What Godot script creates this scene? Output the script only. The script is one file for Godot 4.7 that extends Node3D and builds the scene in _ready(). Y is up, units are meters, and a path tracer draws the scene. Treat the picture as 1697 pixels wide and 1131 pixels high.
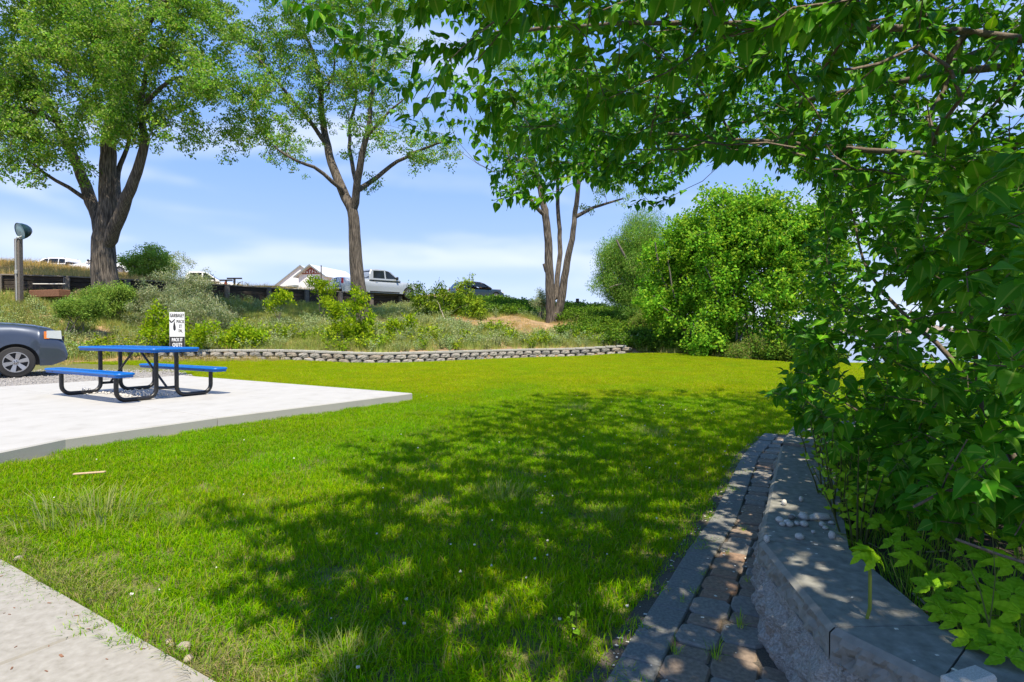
extends Node3D
# A small park lawn under poplar branches: lawn, picnic pad, hillside, parked vehicles, garden wall.

const FOCAL := 950.0          # pixels of the 1697 x 1131 photograph
const CX := 848.5
const CY := 565.5
const EYE := 1.15
const PITCH := 1.055          # degrees down
var cam_basis := Basis(Vector3.RIGHT, deg_to_rad(-PITCH))
var rng := RandomNumberGenerator.new()
var M := {}
var used_names := {}

# ------------------------------------------------------------------ geometry collector
class MB:
	var v := PackedVector3Array()
	var n := PackedVector3Array()
	var c := PackedColorArray()
	var uv := PackedVector2Array()
	var col := Color.WHITE
	var with_uv := false
	func tri(a: Vector3, b: Vector3, d: Vector3, na: Vector3, nb: Vector3, nd: Vector3) -> void:
		var g := (d - a).cross(b - a)
		if g.dot(na + nb + nd) < 0.0:
			v.append(a); v.append(d); v.append(b)
			n.append(na); n.append(nd); n.append(nb)
		else:
			v.append(a); v.append(b); v.append(d)
			n.append(na); n.append(nb); n.append(nd)
		c.append(col); c.append(col); c.append(col)
	func flat(a: Vector3, b: Vector3, d: Vector3, outward: Vector3) -> void:
		var g := (d - a).cross(b - a)
		if g.length_squared() < 1e-16:
			return
		g = g.normalized()
		if g.dot(outward) < 0.0:
			g = -g
		tri(a, b, d, g, g, g)
	func quad(a: Vector3, b: Vector3, d: Vector3, e: Vector3, outward: Vector3) -> void:
		flat(a, b, d, outward); flat(a, d, e, outward)
	func squad(a: Vector3, b: Vector3, d: Vector3, e: Vector3, na: Vector3, nb: Vector3, nd: Vector3, ne: Vector3) -> void:
		tri(a, b, d, na, nb, nd); tri(a, d, e, na, nd, ne)
	# chamfered box
	func box(t: Transform3D, size: Vector3, bev := 0.0) -> void:
		var h := size * 0.5
		var b := minf(bev, minf(h.x, minf(h.y, h.z)) * 0.9)
		var axes := [Vector3.RIGHT, Vector3.UP, Vector3.BACK]
		for k in 3:
			var u: Vector3 = axes[(k + 1) % 3]
			var w: Vector3 = axes[(k + 2) % 3]
			var hk: float = h[k]
			var hu: float = h[(k + 1) % 3] - b
			var hw: float = h[(k + 2) % 3] - b
			for s in [-1.0, 1.0]:
				var o: Vector3 = axes[k] * hk * s
				quad(t * (o - u * hu - w * hw), t * (o + u * hu - w * hw), t * (o + u * hu + w * hw), t * (o - u * hu + w * hw), t.basis * (axes[k] * s))
			if b > 0.0:
				for su in [-1.0, 1.0]:
					for sw in [-1.0, 1.0]:
						var lk: float = h[k] - b
						var e1: Vector3 = u * (hu + b) * su + w * hw * sw
						var e2: Vector3 = u * hu * su + w * (hw + b) * sw
						var ax: Vector3 = axes[k] * lk
						quad(t * (e1 - ax), t * (e1 + ax), t * (e2 + ax), t * (e2 - ax), t.basis * (u * su + w * sw))
		if b > 0.0:
			for sx in [-1.0, 1.0]:
				for sy in [-1.0, 1.0]:
					for sz in [-1.0, 1.0]:
						var p := Vector3(sx * h.x, sy * h.y, sz * h.z)
						flat(t * (p - Vector3(0, sy * b, sz * b)), t * (p - Vector3(sx * b, 0, sz * b)), t * (p - Vector3(sx * b, sy * b, 0)), t.basis * p)
	func tube(p: PackedVector3Array, r: PackedFloat32Array, sides := 6, cap := true) -> void:
		var m := p.size()
		if m < 2:
			return
		var dir := (p[1] - p[0]).normalized()
		var side := dir.cross(Vector3.UP if absf(dir.y) < 0.9 else Vector3.RIGHT).normalized()
		var ring_p := []
		var ring_n := []
		for i in m:
			var d2 := (p[mini(i + 1, m - 1)] - p[maxi(i - 1, 0)]).normalized()
			if d2.length_squared() < 0.5:
				d2 = dir
			side = (side - d2 * side.dot(d2)).normalized()
			dir = d2
			var up := dir.cross(side)
			var a := PackedVector3Array()
			var b := PackedVector3Array()
			for k in sides:
				var ang := TAU * k / sides
				var q := side * cos(ang) + up * sin(ang)
				a.append(p[i] + q * r[i]); b.append(q)
			ring_p.append(a); ring_n.append(b)
		for i in m - 1:
			var a0: PackedVector3Array = ring_p[i]
			var a1: PackedVector3Array = ring_p[i + 1]
			var n0: PackedVector3Array = ring_n[i]
			var n1: PackedVector3Array = ring_n[i + 1]
			for k in sides:
				var l := (k + 1) % sides
				squad(a0[k], a1[k], a1[l], a0[l], n0[k], n1[k], n1[l], n0[l])
		if cap:
			for e in [0, m - 1]:
				var a: PackedVector3Array = ring_p[e]
				var out := (p[e] - p[1 if e == 0 else m - 2]).normalized()
				for k in sides:
					flat(p[e], a[k], a[(k + 1) % sides], out)
	# outline in the xz plane between y0 and y1, top edge chamfered
	func slab(poly: PackedVector2Array, y0: float, y1: float, bev := 0.0, jitter := 0.0) -> void:
		var m := poly.size()
		var mid := Vector2.ZERO
		for q in poly:
			mid += q / m
		var top := PackedVector2Array()
		for i in m:
			var d0 := (poly[i] - poly[(i + m - 1) % m]).normalized()
			var d1 := (poly[(i + 1) % m] - poly[i]).normalized()
			var nn := (Vector2(d0.y, -d0.x) + Vector2(d1.y, -d1.x)).normalized()
			if nn.dot(poly[i] - mid) > 0.0 and m < 12:
				nn = -nn
			elif m >= 12 and Geometry2D.is_polygon_clockwise(poly):
				pass
			top.append(poly[i] + nn * bev)
		var ids := Geometry2D.triangulate_polygon(top)
		for k in range(0, ids.size(), 3):
			flat(v3(top[ids[k]], y1), v3(top[ids[k + 1]], y1), v3(top[ids[k + 2]], y1), Vector3.UP)
		for i in m:
			var j := (i + 1) % m
			var e := poly[j] - poly[i]
			var o := Vector3(e.y, 0, -e.x)
			if o.dot(v3((poly[i] + poly[j]) * 0.5 - mid, 0)) < 0.0:
				o = -o
			quad(v3(poly[i], y0), v3(poly[j], y0), v3(poly[j], y1 - bev), v3(poly[i], y1 - bev), o)
			if bev > 0.0:
				quad(v3(poly[i], y1 - bev), v3(poly[j], y1 - bev), v3(top[j], y1), v3(top[i], y1), o.normalized() + Vector3.UP)
	func v3(q: Vector2, y: float) -> Vector3:
		return Vector3(q.x, y, q.y)
	func mesh() -> ArrayMesh:
		var arr := []
		arr.resize(Mesh.ARRAY_MAX)
		arr[Mesh.ARRAY_VERTEX] = v
		arr[Mesh.ARRAY_NORMAL] = n
		arr[Mesh.ARRAY_COLOR] = c
		if with_uv:
			arr[Mesh.ARRAY_TEX_UV] = uv
		var am := ArrayMesh.new()
		am.add_surface_from_arrays(Mesh.PRIMITIVE_TRIANGLES, arr)
		return am

# ------------------------------------------------------------------ naming and tagging
func numbered(called: String) -> String:
	if not used_names.has(called):
		used_names[called] = 0
		return called
	used_names[called] += 1
	return "%s_%03d" % [called, used_names[called]]

func tag(o: Node, label: String, category: String, group := "", kind := "") -> Node:
	if label: o.set_meta("label", label)
	if category: o.set_meta("category", category)
	if group: o.set_meta("group", group)
	if kind: o.set_meta("kind", kind)
	return o

func thing(called: String, label: String, category: String, at := Vector3.ZERO, turn := 0.0, group := "") -> Node3D:
	var o := Node3D.new()
	o.name = numbered(called)
	add_child(o)
	o.position = at
	o.rotation.y = turn
	tag(o, label, category, group)
	return o

func part(called: String, mesh: Mesh, m: Material, parent: Node, at := Transform3D()) -> MeshInstance3D:
	var o := MeshInstance3D.new()
	o.name = called if parent != self else numbered(called)
	o.mesh = mesh
	o.material_override = m
	o.transform = at
	parent.add_child(o, true)
	return o

func structure(called: String, mesh: Mesh, m: Material, label := "") -> MeshInstance3D:
	var o := part(called, mesh, m, self)
	o.set_meta("kind", "structure")
	if label: o.set_meta("label", label)
	return o

func many(called: String, mesh: Mesh, m: Material, parent: Node, xf: Array, cols: Array = []) -> MultiMeshInstance3D:
	var mm := MultiMesh.new()
	mm.transform_format = MultiMesh.TRANSFORM_3D
	mm.use_colors = cols.size() > 0
	mm.mesh = mesh
	mm.instance_count = xf.size()
	for i in xf.size():
		mm.set_instance_transform(i, xf[i])
		if cols.size():
			mm.set_instance_color(i, cols[i])
	var o := MultiMeshInstance3D.new()
	o.name = called if parent != self else numbered(called)
	o.multimesh = mm
	o.material_override = m
	parent.add_child(o, true)
	o.set_meta("kind", "stuff")
	return o

# ------------------------------------------------------------------ photograph to place
func ray(px: float, py: float) -> Vector3:
	var d := cam_basis * Vector3((px - CX) / FOCAL, -(py - CY) / FOCAL, -1.0)
	return d / -d.z
func at(px: float, py: float, depth: float) -> Vector3:
	return Vector3(0, EYE, 0) + ray(px, py) * depth
func gnd(px: float, py: float, h := 0.0) -> Vector3:
	var d := ray(px, py)
	return Vector3(0, EYE, 0) + d * ((h - EYE) / d.y)
func gnd2(px: float, py: float, h := 0.0) -> Vector2:
	var g := gnd(px, py, h)
	return Vector2(g.x, g.z)
func pixel(p: Vector3) -> Vector3:
	var q := cam_basis.transposed() * (p - Vector3(0, EYE, 0))
	return Vector3(CX + FOCAL * q.x / -q.z, CY - FOCAL * q.y / -q.z, -q.z)

# ------------------------------------------------------------------ materials
func lin(r: float, g: float, b: float) -> Color:
	return Color(r, g, b).linear_to_srgb()

func noise_tex(freq: float, seed_: int, octaves := 4, ramp: Array = [], size := 512, type := FastNoiseLite.TYPE_SIMPLEX_SMOOTH) -> NoiseTexture2D:
	var f := FastNoiseLite.new()
	f.seed = seed_
	f.noise_type = type
	f.frequency = freq
	f.fractal_octaves = octaves
	f.fractal_gain = 0.55
	var t := NoiseTexture2D.new()
	t.width = size
	t.height = size
	t.seamless = true
	t.noise = f
	if ramp.size():
		var g := Gradient.new()
		var off := PackedFloat32Array()
		var cs := PackedColorArray()
		for e in ramp:
			off.append(e[0]); cs.append(e[1])
		g.offsets = off
		g.colors = cs
		t.color_ramp = g
	return t

func mat(called: String, col: Color, rough := 0.7, metal := 0.0) -> StandardMaterial3D:
	var m := StandardMaterial3D.new()
	m.resource_name = called
	m.albedo_color = col
	m.roughness = rough
	m.metallic = metal
	M[called] = m
	return m

func surf(called: String, ramp: Array, freq: float, metres: float, rough := 0.85, bump_cm := 0.0, bump_freq := 0.05, stretch := Vector3.ONE, octaves := 5) -> StandardMaterial3D:
	var m := mat(called, Color.WHITE, rough)
	m.albedo_texture = noise_tex(freq, called.hash() % 9973, octaves, ramp)
	m.uv1_triplanar = true
	m.uv1_world_triplanar = true
	m.uv1_scale = stretch / metres
	if bump_cm > 0.0:
		m.heightmap_enabled = true
		m.heightmap_scale = bump_cm
		m.heightmap_texture = noise_tex(bump_freq, called.hash() % 7919 + 3, 5)
	return m

func leafy(called: String, rough := 0.5, back := 0.6) -> StandardMaterial3D:
	var m := mat(called, Color.WHITE, rough)
	m.vertex_color_use_as_albedo = true
	m.backlight_enabled = true
	m.backlight = Color(back, back, back * 0.6).linear_to_srgb()
	m.cull_mode = BaseMaterial3D.CULL_DISABLED
	return m

func make_materials() -> void:
	surf("concrete", [[0.0, lin(.32, .31, .285)], [0.35, lin(.365, .357, .333)], [0.6, lin(.375, .367, .343)], [1.0, lin(.40, .392, .37)]], 0.012, 2.6, 0.9, 0.02, 0.2)
	surf("path_concrete", [[0.0, lin(.215, .20, .172)], [0.35, lin(.265, .25, .22)], [0.6, lin(.285, .27, .24)], [1.0, lin(.33, .315, .285)]], 0.03, 0.8, 0.92, 0.02, 0.3)
	surf("turf_soil", [[0.0, lin(.08, .08, .02)], [0.5, lin(.12, .125, .03)], [1.0, lin(.18, .16, .06)]], 0.03, 1.5, 0.95, 0.6, 0.08)
	surf("hill_soil", [[0.0, lin(.16, .115, .055)], [0.4, lin(.24, .17, .085)], [0.55, lin(.31, .205, .105)], [1.0, lin(.38, .26, .15)]], 0.012, 6.0, 0.95, 1.5, 0.06)
	surf("bed_soil", [[0.0, lin(.014, .010, .007)], [0.5, lin(.035, .025, .017)], [1.0, lin(.07, .05, .035)]], 0.05, 0.5, 0.95, 1.2, 0.08)
	surf("joint_sand", [[0.0, lin(.045, .038, .03)], [0.5, lin(.085, .07, .054)], [1.0, lin(.15, .127, .098)]], 0.08, 0.4, 0.95)
	surf("gravel", [[0.0, lin(.13, .12, .11)], [0.45, lin(.26, .25, .235)], [0.6, lin(.38, .36, .34)], [1.0, lin(.48, .46, .43)]], 0.09, 0.9, 0.95, 1.5, 0.12)
	surf("asphalt", [[0.0, lin(.10, .10, .10)], [1.0, lin(.17, .165, .16)]], 0.05, 2.0, 0.95)
	surf("border_stone", [[0.0, lin(.11, .109, .10)], [0.5, lin(.165, .165, .152)], [1.0, lin(.24, .236, .218)]], 0.04, 0.35, 0.85, 0.12, 0.25)
	surf("paver_brown", [[0.0, lin(.14, .108, .082)], [0.5, lin(.225, .17, .125)], [1.0, lin(.31, .24, .18)]], 0.03, 0.4, 0.85, 0.15, 0.2)
	surf("paver_red", [[0.0, lin(.14, .10, .072)], [0.45, lin(.25, .16, .105)], [1.0, lin(.33, .225, .155)]], 0.03, 0.4, 0.85, 0.15, 0.2)
	surf("paver_grey", [[0.0, lin(.14, .128, .112)], [0.5, lin(.21, .193, .168)], [1.0, lin(.29, .265, .23)]], 0.03, 0.4, 0.85, 0.15, 0.2)
	surf("cap_stone", [[0.0, lin(.13, .128, .112)], [0.4, lin(.19, .188, .168)], [0.6, lin(.215, .212, .19)], [1.0, lin(.30, .295, .268)]], 0.02, 0.6, 0.8, 0.1, 0.3)
	surf("split_stone", [[0.0, lin(.13, .122, .108)], [0.4, lin(.27, .255, .23)], [0.6, lin(.34, .325, .295)], [1.0, lin(.55, .535, .50)]], 0.06, 0.4, 0.92, 1.0, 0.12)
	surf("far_block", [[0.0, lin(.16, .145, .12)], [0.45, lin(.30, .275, .24)], [0.6, lin(.36, .33, .29)], [1.0, lin(.46, .43, .38)]], 0.03, 0.8, 0.95, 1.0, 0.1)
	surf("far_block_warm", [[0.0, lin(.15, .125, .095)], [0.5, lin(.30, .255, .20)], [1.0, lin(.42, .37, .30)]], 0.03, 0.8, 0.95, 1.0, 0.1)
	surf("far_block_grey", [[0.0, lin(.10, .095, .085)], [0.5, lin(.22, .21, .19)], [1.0, lin(.33, .315, .29)]], 0.03, 0.8, 0.95, 1.0, 0.1)
	surf("far_cap", [[0.0, lin(.22, .21, .19)], [0.5, lin(.36, .345, .31)], [1.0, lin(.46, .44, .40)]], 0.03, 1.0, 0.95, 0.4, 0.1)
	surf("old_timber", [[0.0, lin(.014, .011, .009)], [0.5, lin(.04, .031, .024)], [0.75, lin(.085, .068, .052)], [1.0, lin(.16, .135, .11)]], 0.02, 1.6, 0.95, 1.0, 0.05, Vector3(0.6, 6, 0.6))
	surf("grey_timber", [[0.0, lin(.07, .06, .05)], [0.5, lin(.16, .14, .12)], [1.0, lin(.27, .245, .215)]], 0.02, 1.2, 0.95, 0.8, 0.05, Vector3(4, 1, 4))
	surf("cap_timber", [[0.0, lin(.10, .085, .07)], [0.5, lin(.20, .175, .145)], [1.0, lin(.31, .28, .24)]], 0.02, 1.6, 0.95, 0.5, 0.05, Vector3(1, 6, 1))
	surf("rust_timber", [[0.0, lin(.09, .04, .022)], [0.5, lin(.19, .085, .045)], [1.0, lin(.27, .15, .09)]], 0.03, 1.0, 0.95)
	surf("elm_bark", [[0.0, lin(.016, .013, .01)], [0.4, lin(.055, .045, .035)], [0.52, lin(.115, .095, .075)], [0.7, lin(.20, .165, .13)], [1.0, lin(.28, .235, .185)]], 0.03, 3.0, 0.95, 6.0, 0.03, Vector3(3.4, 0.28, 3.4))
	surf("poplar_bark", [[0.0, lin(.06, .045, .03)], [0.5, lin(.13, .10, .07)], [1.0, lin(.22, .18, .13)]], 0.04, 0.3, 0.8, 0.3, 0.1, Vector3(1, 1, 1))
	surf("twig_bark", [[0.0, lin(.12, .10, .08)], [1.0, lin(.32, .28, .23)]], 0.04, 1.5, 0.9)
	surf("grey_bark", [[0.0, lin(.06, .05, .04)], [0.5, lin(.16, .14, .115)], [1.0, lin(.28, .25, .21)]], 0.04, 0.8, 0.9, 1.0, 0.08, Vector3(2, .7, 2))
	surf("white_wall", [[0.0, lin(.72, .72, .71)], [1.0, lin(.80, .80, .79)]], 0.01, 4.0, 0.8)
	surf("roof_metal", [[0.0, lin(.52, .54, .56)], [1.0, lin(.62, .64, .66)]], 0.01, 4.0, 0.5)
	surf("beach", [[0.0, lin(.28, .22, .17)], [1.0, lin(.42, .35, .28)]], 0.01, 8.0, 0.95)
	surf("far_hill", [[0.0, lin(.20, .155, .11)], [1.0, lin(.29, .24, .18)]], 0.01, 400.0, 0.95)
	surf("pale_stone", [[0.0, lin(.30, .28, .25)], [0.5, lin(.50, .48, .44)], [1.0, lin(.68, .66, .62)]], 0.05, 0.12, 0.85, 0.1, 0.2)
	surf("dark_pebble", [[0.0, lin(.12, .10, .085)], [1.0, lin(.30, .27, .24)]], 0.05, 0.12, 0.85, 0.1, 0.2)
	surf("raw_wood", [[0.0, lin(.35, .24, .13)], [1.0, lin(.55, .42, .26)]], 0.05, 0.5, 0.8)
	var w := mat("water", lin(.08, .13, .19), 0.12)
	w.normal_enabled = true
	w.normal_texture = noise_tex(0.02, 77, 4)
	w.normal_texture.as_normal_map = true
	w.normal_texture.bump_strength = 3.0
	w.normal_scale = 0.35
	w.uv1_triplanar = true
	w.uv1_world_triplanar = true
	w.uv1_scale = Vector3.ONE / 9.0
	leafy("grass", 0.85, 0.9)
	M.grass.metallic_specular = 0.1
	leafy("weed", 0.85, 0.75)
	M.weed.metallic_specular = 0.15
	leafy("tree_leaf", 0.7, 0.95)
	M.tree_leaf.metallic_specular = 0.18
	leafy("broad_leaf", 0.45, 0.75)
	M.broad_leaf.metallic_specular = 0.3
	leafy("creeper_leaf", 0.55, 0.75)
	M.creeper_leaf.metallic_specular = 0.3
	mat("blue_coat", lin(.001, .115, .42), 0.38).metallic_specular = 0.5
	mat("black_tube", lin(.014, .014, .015), 0.38)
	mat("black_paint", lin(.012, .012, .013), 0.5)
	mat("steel", lin(.45, .45, .46), 0.35, 0.9)
	mat("chain", lin(.55, .55, .56), 0.35, 0.9)
	mat("sign_white", lin(.78, .78, .77), 0.5)
	mat("sign_black", lin(.02, .02, .021), 0.5)
	mat("rubber", lin(.022, .022, .023), 0.85)
	mat("rim_alloy", lin(.42, .42, .43), 0.35, 0.75)
	mat("car_glass", lin(.012, .016, .02), 0.06)
	mat("head_lens", lin(.52, .55, .52), 0.12).clearcoat_enabled = true
	mat("amber", lin(.75, .20, .02), 0.2)
	mat("red_lens", lin(.35, .01, .012), 0.2)
	mat("trim_black", lin(.015, .015, .016), 0.6)
	mat("underbody_liner", lin(.075, .075, .076), 0.9)
	for e in [["paint_slate", lin(.055, .068, .095), .35, .5], ["paint_silver", lin(.40, .43, .45), .4, .35], ["paint_white", lin(.72, .73, .74), .35, 0.0], ["paint_dark", lin(.010, .022, .024), .3, .2]]:
		var p := mat(e[0], e[1], e[2], e[3])
		p.clearcoat_enabled = true
		p.clearcoat = 0.8
		p.clearcoat_roughness = 0.06
	mat("lamp_teal", lin(.03, .07, .08), 0.35, 0.3)
	mat("lamp_lens", lin(.22, .40, .46), 0.15)
	mat("conduit", lin(.42, .42, .40), 0.5, 0.4)
	mat("sign_red", lin(.26, .07, .045), 0.7)
	mat("eave_grey", lin(.20, .24, .25), 0.6)
	mat("straw", lin(.45, .36, .2), 0.9)
	mat("petal", lin(.62, .60, .52), 0.8)
	mat("dead_wood", lin(.33, .28, .22), 0.9)

# ------------------------------------------------------------------ lie of the land
func poly_y(pts: Array, x: float) -> float:
	if x <= pts[0][0]:
		return pts[0][1]
	for i in pts.size() - 1:
		if x <= pts[i + 1][0]:
			return lerpf(pts[i][1], pts[i + 1][1], (x - pts[i][0]) / (pts[i + 1][0] - pts[i][0]))
	return pts[-1][1]

# depth (metres in front of the camera) of the foot of the hill, and of the timber wall or the crest, for each x
var FOOT := [[-60.0, 14.5], [-17.0, 17.2], [-14.5, 18.6], [-13.0, 20.4], [-8.6, 20.7], [-4.7, 19.7], [-2.0, 21.9], [1.36, 24.8], [5.2, 25.6], [7.4, 23.6], [9.2, 21.4], [10.2, 20.2], [60.0, 19.0]]
const CREST := [[-60.0, 20.0], [-24.5, 24.0], [-19.65, 26.0], [-8.5, 38.8], [-4.0, 43.0], [2.0, 41.0], [6.0, 38.0], [9.0, 33.0], [60.0, 33.0]]
const CREST_H := [[-60.0, 3.0], [-19.65, 2.85], [-8.5, 2.75], [-6.0, 2.95], [-4.0, 3.3], [-1.0, 3.2], [2.0, 2.75], [6.0, 2.5], [8.0, 1.6], [10.0, 0.4], [12.0, 0.0]]
const WALLTOP := [[-60.0, 0.0], [-14.6, 0.0], [-13.0, 0.30], [5.2, 0.38], [5.6, 0.22], [9.0, 0.0]]

func foot(x: float) -> float:
	var u := clampf((x + 60.0) / 0.3, 0.0, 399.0)
	var i := int(u)
	return lerpf(FOOT[i][1], FOOT[i + 1][1], u - i)

func lawn_height(x: float, d: float) -> float:
	return 0.2 * smoothstep(2.0, 7.0, x) * smoothstep(17.0, 26.0, d) * (1.0 - smoothstep(7.0, 10.0, x)) + 0.09 * smoothstep(-4.0, -9.0, x) * smoothstep(14.0, 20.0, d)

func land(x: float, d: float) -> float:
	var f := foot(x) + 0.16
	if d < f:
		return lawn_height(x, d)
	var cr := poly_y(CREST, x)
	var ch := poly_y(CREST_H, x)
	var foot_h := maxf(poly_y(WALLTOP, x), lawn_height(x, f))
	if d < cr:
		var u := (d - f) / (cr - f)
		var bump := 0.12 * sin(x * 1.3 + d * 0.7) * sin(d * 0.9 - x * 0.4) * sin(PI * u)
		if x > -13.0:
			u = pow(u, 0.92)
		return lerpf(foot_h, ch, u) + bump * (0.3 if x > 8 else 1.0)
	var back := d - cr
	if x < -4.0:
		var h := ch + 0.72 * smoothstep(0.02, 0.35, back) * smoothstep(-3.9, -5.5, x) + maxf(0.0, d - 40.0) * 0.055
		var mound := poly_y([[-60.0, 1.7], [-33.0, 1.45], [-27.0, 1.25], [-22.0, 0.5], [-18.5, 0.12], [-15.0, 0.0]], x)
		return h + mound * smoothstep(1.0, 9.0, back) - mound * 0.35 * smoothstep(14.0, 20.0, back)
	var fall := smoothstep(10.0, 12.5, x)
	var hh := ch - 0.02 * back * (1.0 - fall)
	if x < 8.0:
		hh += maxf(0.0, d - 40.0) * 0.055 * smoothstep(2.0, -4.0, x)
	if x > 6.0:
		hh -= smoothstep(6.0, 12.0, x) * (0.10 * maxf(0.0, d - 24.0))
	return maxf(hh, -6.0)

func shore(x: float, d: float) -> float:
	var h := land(x, d)
	if x > 8.0:
		h -= smoothstep(0.4, 6.0, d - foot(x)) * 1.6 * smoothstep(9.0, 13.0, x) + 0.05 * maxf(0.0, d - 24.0) * smoothstep(9.0, 14.0, x)
	return h

# outlines on the ground (x, z)
var pad := PackedVector2Array()
var walk := PackedVector2Array()
var kerb: Array = []          # grass edge of the paver path, near to far
var wall_front: Array = []    # front edge of the garden wall's caps, near to far
var bed := PackedVector2Array()
var gravel_lot := PackedVector2Array()

func make_outlines() -> void:
	# round the corners of the foot line
	var dense := []
	for i in 401:
		var x := -60.0 + i * 0.3
		dense.append([x, poly_y(FOOT, x)])
	for k in 14:
		var c := dense.duplicate(true)
		for i in range(1, dense.size() - 1):
			dense[i][1] = (c[i - 1][1] + c[i][1] * 2.0 + c[i + 1][1]) * 0.25
	FOOT = dense
	pad = PackedVector2Array([gnd2(683, 652, .12), gnd2(360, 692, .12), gnd2(108, 727, .12), gnd2(0, 749, .12), Vector2(-4.45, -3.6), Vector2(-13.6, -3.0), gnd2(0, 644, .12), gnd2(302, 622.5, .12)])
	var b := gnd2(185, 1030, .02)
	var e := (gnd2(0, 925, .02) - b).normalized()
	var s := Vector2(e.y, -e.x)
	if s.x > 0.0: s = -s
	walk = PackedVector2Array([b + e * 4.2, b - e * 3.2, b - e * 3.2 + s * 1.5, b + e * 4.2 + s * 1.5])
	for q in [[1012, 1124], [1066, 1033], [1111, 963], [1144, 910], [1181, 861], [1205, 811], [1230, 758], [1263, 725]]:
		kerb.append(gnd2(q[0], q[1]))
	kerb.push_front(kerb[0] + (kerb[0] - kerb[1]) * 2.4)
	kerb[0].x += 0.02
	wall_front = [Vector2(2.1, -0.35), Vector2(1.42, -0.86), gnd2(1560, 1131, .35), gnd2(1375, 1040, .35), gnd2(1257, 895, .35), gnd2(1275, 815, .35), gnd2(1294, 738, .35), gnd2(1318, 704, .35), Vector2(3.4, -5.25)]
	bed = PackedVector2Array()
	for q in wall_front:
		bed.append(q + Vector2(0.13, 0.0))
	for q in [Vector2(5.2, -5.2), Vector2(7.5, -3.5), Vector2(7.5, 2.0), Vector2(2.6, 1.2)]:
		bed.append(q)
	gravel_lot = PackedVector2Array([Vector2(-7.2, -13.2), Vector2(-8.9, -15.6), Vector2(-10.2, -17.4), Vector2(-14.0, -18.6), Vector2(-30.0, -17.5), Vector2(-30.0, 2.0), Vector2(-12.0, 2.0), Vector2(-13.7, -3.0), Vector2(-9.15, -10.2)])

func kerb_x(d: float) -> float:
	for i in kerb.size() - 1:
		if -kerb[i + 1].y >= d:
			return lerpf(kerb[i].x, kerb[i + 1].x, clampf((d + kerb[i].y) / (kerb[i].y - kerb[i + 1].y), -2.0, 1.0))
	var a: Vector2 = kerb[-1]
	return a.x + (d + a.y) * 0.9 + 0.0

func on_lawn(x: float, d: float, margin := 0.0) -> bool:
	var q := Vector2(x, -d)
	if d > foot(x) - 0.12:
		return false
	if d < 6.25:
		if x > kerb_x(d) - 0.055 - margin:
			return false
	elif x > kerb_x(6.2) + (d - 6.2) * 3.0 and d < 6.6:
		return false
	if Geometry2D.is_point_in_polygon(q, pad) or Geometry2D.is_point_in_polygon(q, walk) or Geometry2D.is_point_in_polygon(q, gravel_lot):
		return false
	return true

func land_mesh(x0: float, x1: float, d0: float, d1: float, step: float, drop_lawn: bool, use_shore := true) -> ArrayMesh:
	var nx := int(ceil((x1 - x0) / step))
	var nd := int(ceil((d1 - d0) / step))
	var vs := PackedVector3Array()
	var ns := PackedVector3Array()
	var ix := PackedInt32Array()
	for j in nd + 1:
		for i in nx + 1:
			var x := x0 + i * step
			var d := d0 + j * step
			var h := shore(x, d)
			if drop_lawn and d < foot(x) + 0.16:
				h -= 0.35
			vs.append(Vector3(x, h, -d))
	for j in nd + 1:
		for i in nx + 1:
			var a := vs[j * (nx + 1) + maxi(i - 1, 0)]
			var b := vs[j * (nx + 1) + mini(i + 1, nx)]
			var c := vs[maxi(j - 1, 0) * (nx + 1) + i]
			var e := vs[mini(j + 1, nd) * (nx + 1) + i]
			ns.append((b - a).cross(e - c).normalized())
	for j in nd:
		for i in nx:
			var k := j * (nx + 1) + i
			ix.append_array([k, k + nx + 1, k + nx + 2, k, k + nx + 2, k + 1])
	for i in ns.size():
		if ns[i].y < 0.0:
			ns[i] = -ns[i]
	var arr := []
	arr.resize(Mesh.ARRAY_MAX)
	arr[Mesh.ARRAY_VERTEX] = vs
	arr[Mesh.ARRAY_NORMAL] = ns
	arr[Mesh.ARRAY_INDEX] = ix
	var am := ArrayMesh.new()
	am.add_surface_from_arrays(Mesh.PRIMITIVE_TRIANGLES, arr)
	return am

func flat_mesh(poly: PackedVector2Array, y: float) -> ArrayMesh:
	var mb := MB.new()
	var ids := Geometry2D.triangulate_polygon(poly)
	for k in range(0, ids.size(), 3):
		mb.flat(mb.v3(poly[ids[k]], y), mb.v3(poly[ids[k + 1]], y), mb.v3(poly[ids[k + 2]], y), Vector3.UP)
	return mb.mesh()

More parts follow.
